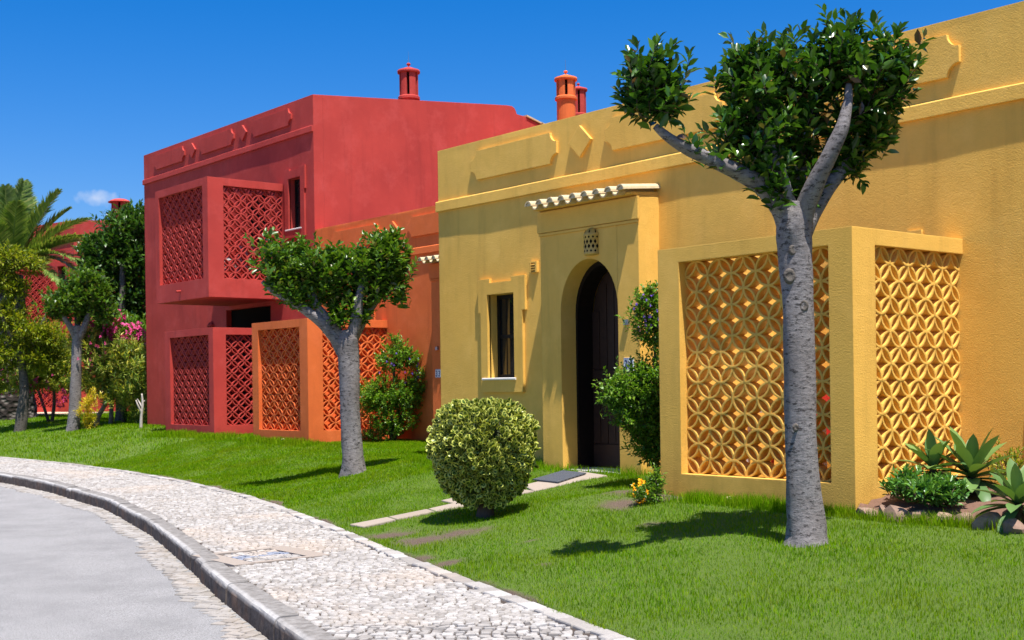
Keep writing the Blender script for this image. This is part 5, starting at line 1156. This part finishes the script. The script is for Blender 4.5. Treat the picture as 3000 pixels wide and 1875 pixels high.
def frond(root, p0, p1, sag, seed, wid=.62, nl=60):
    rr = np.random.default_rng(seed); p0 = np.array(p0); p1 = np.array(p1); Lg = np.linalg.norm(p1 - p0); mid = (p0 + p1) / 2 + np.array([0, 0, sag * Lg])
    ts = np.linspace(0, 1, nl); C = ((1 - ts) ** 2)[:, None] * p0 + (2 * ts * (1 - ts))[:, None] * mid + (ts ** 2)[:, None] * p1; T = np.gradient(C, axis=0); T /= np.linalg.norm(T, axis=1, keepdims=True); S, Nn = frames(T)
    mb = MB(); mb.tube(list(C[::6]) + [C[-1]], [.03 * (1 - k / (len(C[::6]) + 1)) + .006 for k in range(len(C[::6]) + 1)], 5); F0 = mb.f; V0 = mb.v
    for s_ in (-1, 1):
        for i in range(4, nl):
            for jj in range(2):
                q = C[i] + (C[min(i + 1, nl - 1)] - C[i]) * .5 * jj; l_ = wid * math.sin(math.pi * (.12 + .86 * ts[i])) ** .55 * rr.uniform(.85, 1.1); dr = S[i] * s_ * .62 + T[i] * .75 + Nn[i] * (.28 + rr.normal(0, .08)) - np.array([0, 0, .12]); dr /= np.linalg.norm(dr); e_ = q + dr * l_ - np.array([0, 0, .10 * l_]); wv = T[i] * .032; mm = (q + e_) / 2 + Nn[i] * .03
                b = len(mb.v); mb.v += [tuple(q - wv * .5), tuple(q + wv * .5), tuple(mm + wv), tuple(mm - wv), tuple(e_)]; mb.f += [(b, b + 1, b + 2, b + 3), (b + 3, b + 2, b + 4)]
    return mb.build('frond', LF_PALM, root, inv=IP)
hub = at(25, 645, dp)
ends = [((56, 428), .10, 0), ((12, 440), .06, -.6), ((100, 505), .10, .5), ((140, 452), .13, -.3), ((165, 494), .14, .4), ((206, 518), .18, -.5), ((262, 574), .22, -1.6), ((222, 652), .36, -1.8), ((140, 672), .34, -1.5), ((215, 560), .2, -1.2), ((180, 640), .36, -1.0), ((-60, 470), .12, 0), ((-110, 560), .2, .4), ((-40, 430), .08, .7), ((75, 470), .08, 1.2), ((28, 450), .06, 1.5), ((-120, 660), .4, 0), ((110, 620), .3, 1.6), ((40, 480), .1, -1.6), ((-20, 520), .15, -1.8)]
for i, ((u, v), sg, do) in enumerate(ends): frond(palm, hub + np.array([0, 0, -.05]), at(u, v, dp + do), sg, 300 + i)

def big_tree(name, label, cat, u, v, segs, clumps, n, k, slen, ll, lw, mat, seed, bmat=BARKD, dep_add=0, **kw):
    b = gp(u, v); dd = depth_of(b) + dep_add; b = at(u, v, dd); b[2] = G(b[0], b[1]); o = empty(name, b, label, cat); iv = invof(o); trunk_px(segs, dd, b, 'trunk', bmat, o, iv, seed); crown(o, iv, pxl(clumps, dd), n, k, slen, ll, lw, mat, seed, twig=.006, tpl=T_SM, **kw); return o
big_tree('broadleaf_tree', 'tall dense dark green tree touching the left side of the red house', 'tree', 285, 1005, [[(285, 1008, 14, 0), (287, 940, 12, 0), (284, 850, 11, 0), (288, 740, 9, 0), (290, 620, 6, 0)], [(285, 850, 7, 0), (310, 740, 5, .3), (325, 640, 4, .3)], [(286, 830, 7, 0), (258, 730, 5, -.2), (245, 650, 3, -.2)]],
         [(300, 560, 45, 62, .5, .8, 1.6), (330, 540, 30, 50, .6, .6, .8), (265, 610, 50, 60, .4, .8, 1.6), (320, 640, 42, 62, .5, .8, 1.4), (235, 640, 36, 55, .3, .6, 1.0), (270, 700, 62, 52, .5, .8, 1.5), (320, 720, 40, 52, .6, .7, 1.0), (225, 590, 24, 26, .3, .4, .4), (330, 780, 30, 40, .7, .6, .6), (280, 770, 45, 30, .6, .6, .7)], 2600, 8, .34, .18, .08, LF_BIG, 401, up=.5, shell=.3, dep_add=2.2)
big_tree('feathery_tree', 'light yellow-green feathery tree with a dark slanting trunk at the left edge', 'tree', 46, 1020, [[(46, 1022, 15, 0), (52, 980, 13, 0), (58, 920, 11, 0), (50, 850, 9, 0), (40, 780, 8, 0), (36, 700, 5, 0)], [(52, 860, 7, 0), (85, 800, 5, .2), (110, 740, 3, .3)], [(44, 820, 6, 0), (10, 760, 4, -.2), (-10, 700, 3, -.2)]],
         [(25, 615, 50, 26, 0, .4, .9), (-5, 645, 36, 40, 0, .4, .7), (75, 625, 26, 16, .1, .3, .3), (35, 680, 36, 22, .1, .4, .5), (15, 745, 45, 34, 0, .5, 1.0), (75, 785, 50, 26, .1, .5, .9), (120, 800, 42, 30, .2, .4, .8), (30, 830, 60, 40, .1, .6, 1.2), (100, 850, 50, 30, .2, .5, .9), (-10, 880, 40, 50, 0, .5, .8)], 1050, 11, .34, .16, .045, LF_YEL, 402, up=.3, shell=.25)
shrub('oleander', 'pale green oleander bush with a bent white stem and scattered pink flowers', 'shrub', 232, 1008,
      [(250, 850, 60, 45, 0, .5, 1.6), (300, 850, 48, 45, 0, .5, 1.4), (320, 900, 40, 50, 0, .4, 1.1), (230, 900, 45, 36, 0, .4, 1.0), (285, 930, 50, 36, 0, .4, .9), (215, 815, 45, 34, 0, .4, .9), (330, 960, 22, 40, 0, .3, .4), (348, 850, 14, 22, 0, .2, .25)], 1200, 12, .26, .18, .030, LF_OLE, 403,
      [[(228, 1012, 7, 0), (232, 985, 6, 0), (248, 955, 5, 0), (252, 930, 5, 0), (246, 905, 4, 0)], [(262, 1008, 6, .3), (264, 950, 5, .3), (268, 900, 4, .3)]], tpl=T_LANCE, up=.55, spread=.75, flowers=(LF_PINK, 60, .05, [(240, 810, 45, 30, -.3, .4, .6), (205, 850, 40, 30, -.3, .3, .3)]), stemmat=BARK)
shrub('oleander', 'dark green oleander bush full of magenta blossom behind the slim tree', 'shrub', 292, 1000,
      [(240, 790, 52, 40, 0, .5, 1.2), (300, 800, 48, 40, 0, .5, 1.2), (330, 810, 24, 45, 0, .4, .7), (270, 760, 40, 25, 0, .4, .6), (300, 900, 50, 60, 0, .5, 1.4), (325, 960, 26, 40, 0, .4, .7)], 1000, 11, .25, .18, .032, LF_SHRUB, 404,
      [[(292, 1002, 6, 0), (296, 930, 5, 0), (300, 850, 4, 0)]], tpl=T_LANCE, up=.5, spread=.75, flowers=(LF_PINK, 260, .07, [(235, 775, 40, 26, -.5, .4, 1), (300, 790, 45, 28, -.5, .4, 1.2), (330, 800, 20, 40, -.5, .3, .5), (265, 745, 30, 15, -.4, .3, .4)]), dep=None)
shrub('oleander', 'golden-leaved oleander bush with pink blossom beside the dark slanting trunk', 'shrub', 125, 1000,
      [(130, 850, 48, 42, 0, .5, 1.4), (95, 880, 45, 38, 0, .4, 1.2), (150, 900, 45, 30, 0, .4, 1.0), (60, 905, 40, 28, 0, .4, .8), (115, 830, 35, 26, 0, .4, .7)], 900, 12, .26, .18, .032, LF_OLE, 405,
      [[(122, 1002, 5, 0), (128, 950, 4, 0), (125, 880, 3, 0)], [(116, 1000, 4, 0), (90, 920, 3, 0)]], tpl=T_LANCE, up=.55, spread=.75, flowers=(LF_PINK, 90, .06, [(120, 920, 60, 40, -.3, .4, 1), (20, 900, 25, 40, -.3, .3, .3), (145, 945, 14, 18, -.3, .2, .5)]))
shrub('croton', 'small bright yellow-leaved plant at the foot of the bent white stem', 'plant', 214, 1014, [(212, 985, 16, 22, 0, .15, 1), (205, 960, 22, 22, 0, .15, 1), (222, 940, 18, 18, 0, .12, .6), (208, 1002, 16, 10, 0, .1, .5)], 90, 10, .16, .12, .022, LF_CROT, 406, tpl=T_LANCE, up=.6, spread=.7)
sp = gp(333, 1013); ds = depth_of(sp); sap = empty('bare_sapling', sp, 'thin leafless white sapling beside the left wall of the red house', 'sapling'); m = MB()
for sg in ([(333, 1014, 4, 0), (334, 985, 3.4, 0), (337, 955, 2.8, 0), (335, 930, 1.6, 0)], [(334, 975, 2.6, 0), (326, 958, 2, -.05), (321, 945, 1.2, -.05)], [(336, 962, 2.2, 0), (329, 950, 1.6, .1), (324, 942, 1, .1)], [(337, 952, 1.6, 0), (342, 946, 1, 0)]):
    limb(m, [at(a, b, ds + e_) for a, b, h_, e_ in sg], [h_ * KPX * ds / FPX for a, b, h_, e_ in sg], 7, 4, 3)
m.build('trunk', plain('white_stem', (.52, .46, .40), .8, 20, .4), sap, smooth=True, inv=invof(sap))

# ---------------------------------------------------------------- furniture seen through the lattices
def table(loc, w_, d_, h_, label, rz=0):
    o = empty('patio_table', loc, label, 'table', rz=rz); MB().box(-w_ / 2, w_ / 2, -d_ / 2, d_ / 2, h_ - .03, h_).build('table_top', M_WHITE, o)
    for sx in (-1, 1):
        for sy in (-1, 1): MB().tube([(sx * (w_ / 2 - .08), sy * (d_ / 2 - .08), h_ - .03), (sx * (w_ / 2 - .05), sy * (d_ / 2 - .05), 0)], .02, 8).build('leg', M_WHITE, o)
    return o
def chair(loc, rz, mat, label):
    o = empty('patio_chair', loc, label, 'chair', 'patio chairs', rz=rz); MB().box(-.22, .22, -.22, .22, .41, .44).build('seat', mat, o)
    MB().add([(-.22, .20, .46), (.22, .20, .46), (.22, .28, .88), (-.22, .28, .88), (-.22, .225, .46), (.22, .225, .46), (.22, .305, .88), (-.22, .305, .88)], [(0, 1, 2, 3), (7, 6, 5, 4), (0, 4, 5, 1), (1, 5, 6, 2), (2, 6, 7, 3), (3, 7, 4, 0)]).build('backrest', mat, o)
    for sx in (-1, 1):
        for sy in (-1, 1): MB().tube([(sx * .19, sy * .19, .42), (sx * .21, sy * .21, 0)], .016, 8).build('leg', mat, o)
        MB().tube([(sx * .22, -.2, .42), (sx * .24, -.2, .64), (sx * .24, .22, .66)], .016, 8).build('armrest', mat, o)
    return o
table((-1.05, .82, .06), .95, .8, .74, 'white table inside the yellow lattice patio')
chair((-.62, 1.22, .06), 0.3, M_WHITE, 'white chair with a towel inside the yellow lattice patio'); chair((-1.42, 1.22, .06), -.2, M_REDP, 'red chair behind the white table inside the yellow patio')
tw = [(-.24 + .24 * i, .17 + .05 * math.sin(i * 2.1) + .10 * (k / 5) + (.16 if k > 3 else 0) * 0, .52 + .42 * k / 5) for k in range(6) for i in range(3)]
tow = MB(); tow.v = [(x, y - .03, z) for x, y, z in tw]; tow.f = [(k * 3 + i, k * 3 + i + 1, k * 3 + i + 4, k * 3 + i + 3) for k in range(5) for i in range(2)]
to = tow.build('towel', M_TOWEL, label='blue and white towel hanging over the white patio chair', cat='towel'); to.location = (-.62, 1.24, .06); to.rotation_euler = (0, 0, .3)
sm = to.modifiers.new('thick', 'SOLIDIFY'); sm.thickness = .012
table((-17.2, 3.45, 2.96), .8, .7, .66, 'white table on the red balcony'); chair((-16.72, 3.35, 2.96), -1.2, M_WHITE, 'white chair nearest the side lattice of the red balcony'); chair((-16.78, 3.72, 2.96), -1.5, M_WHITE, 'white chair by the house wall on the red balcony')
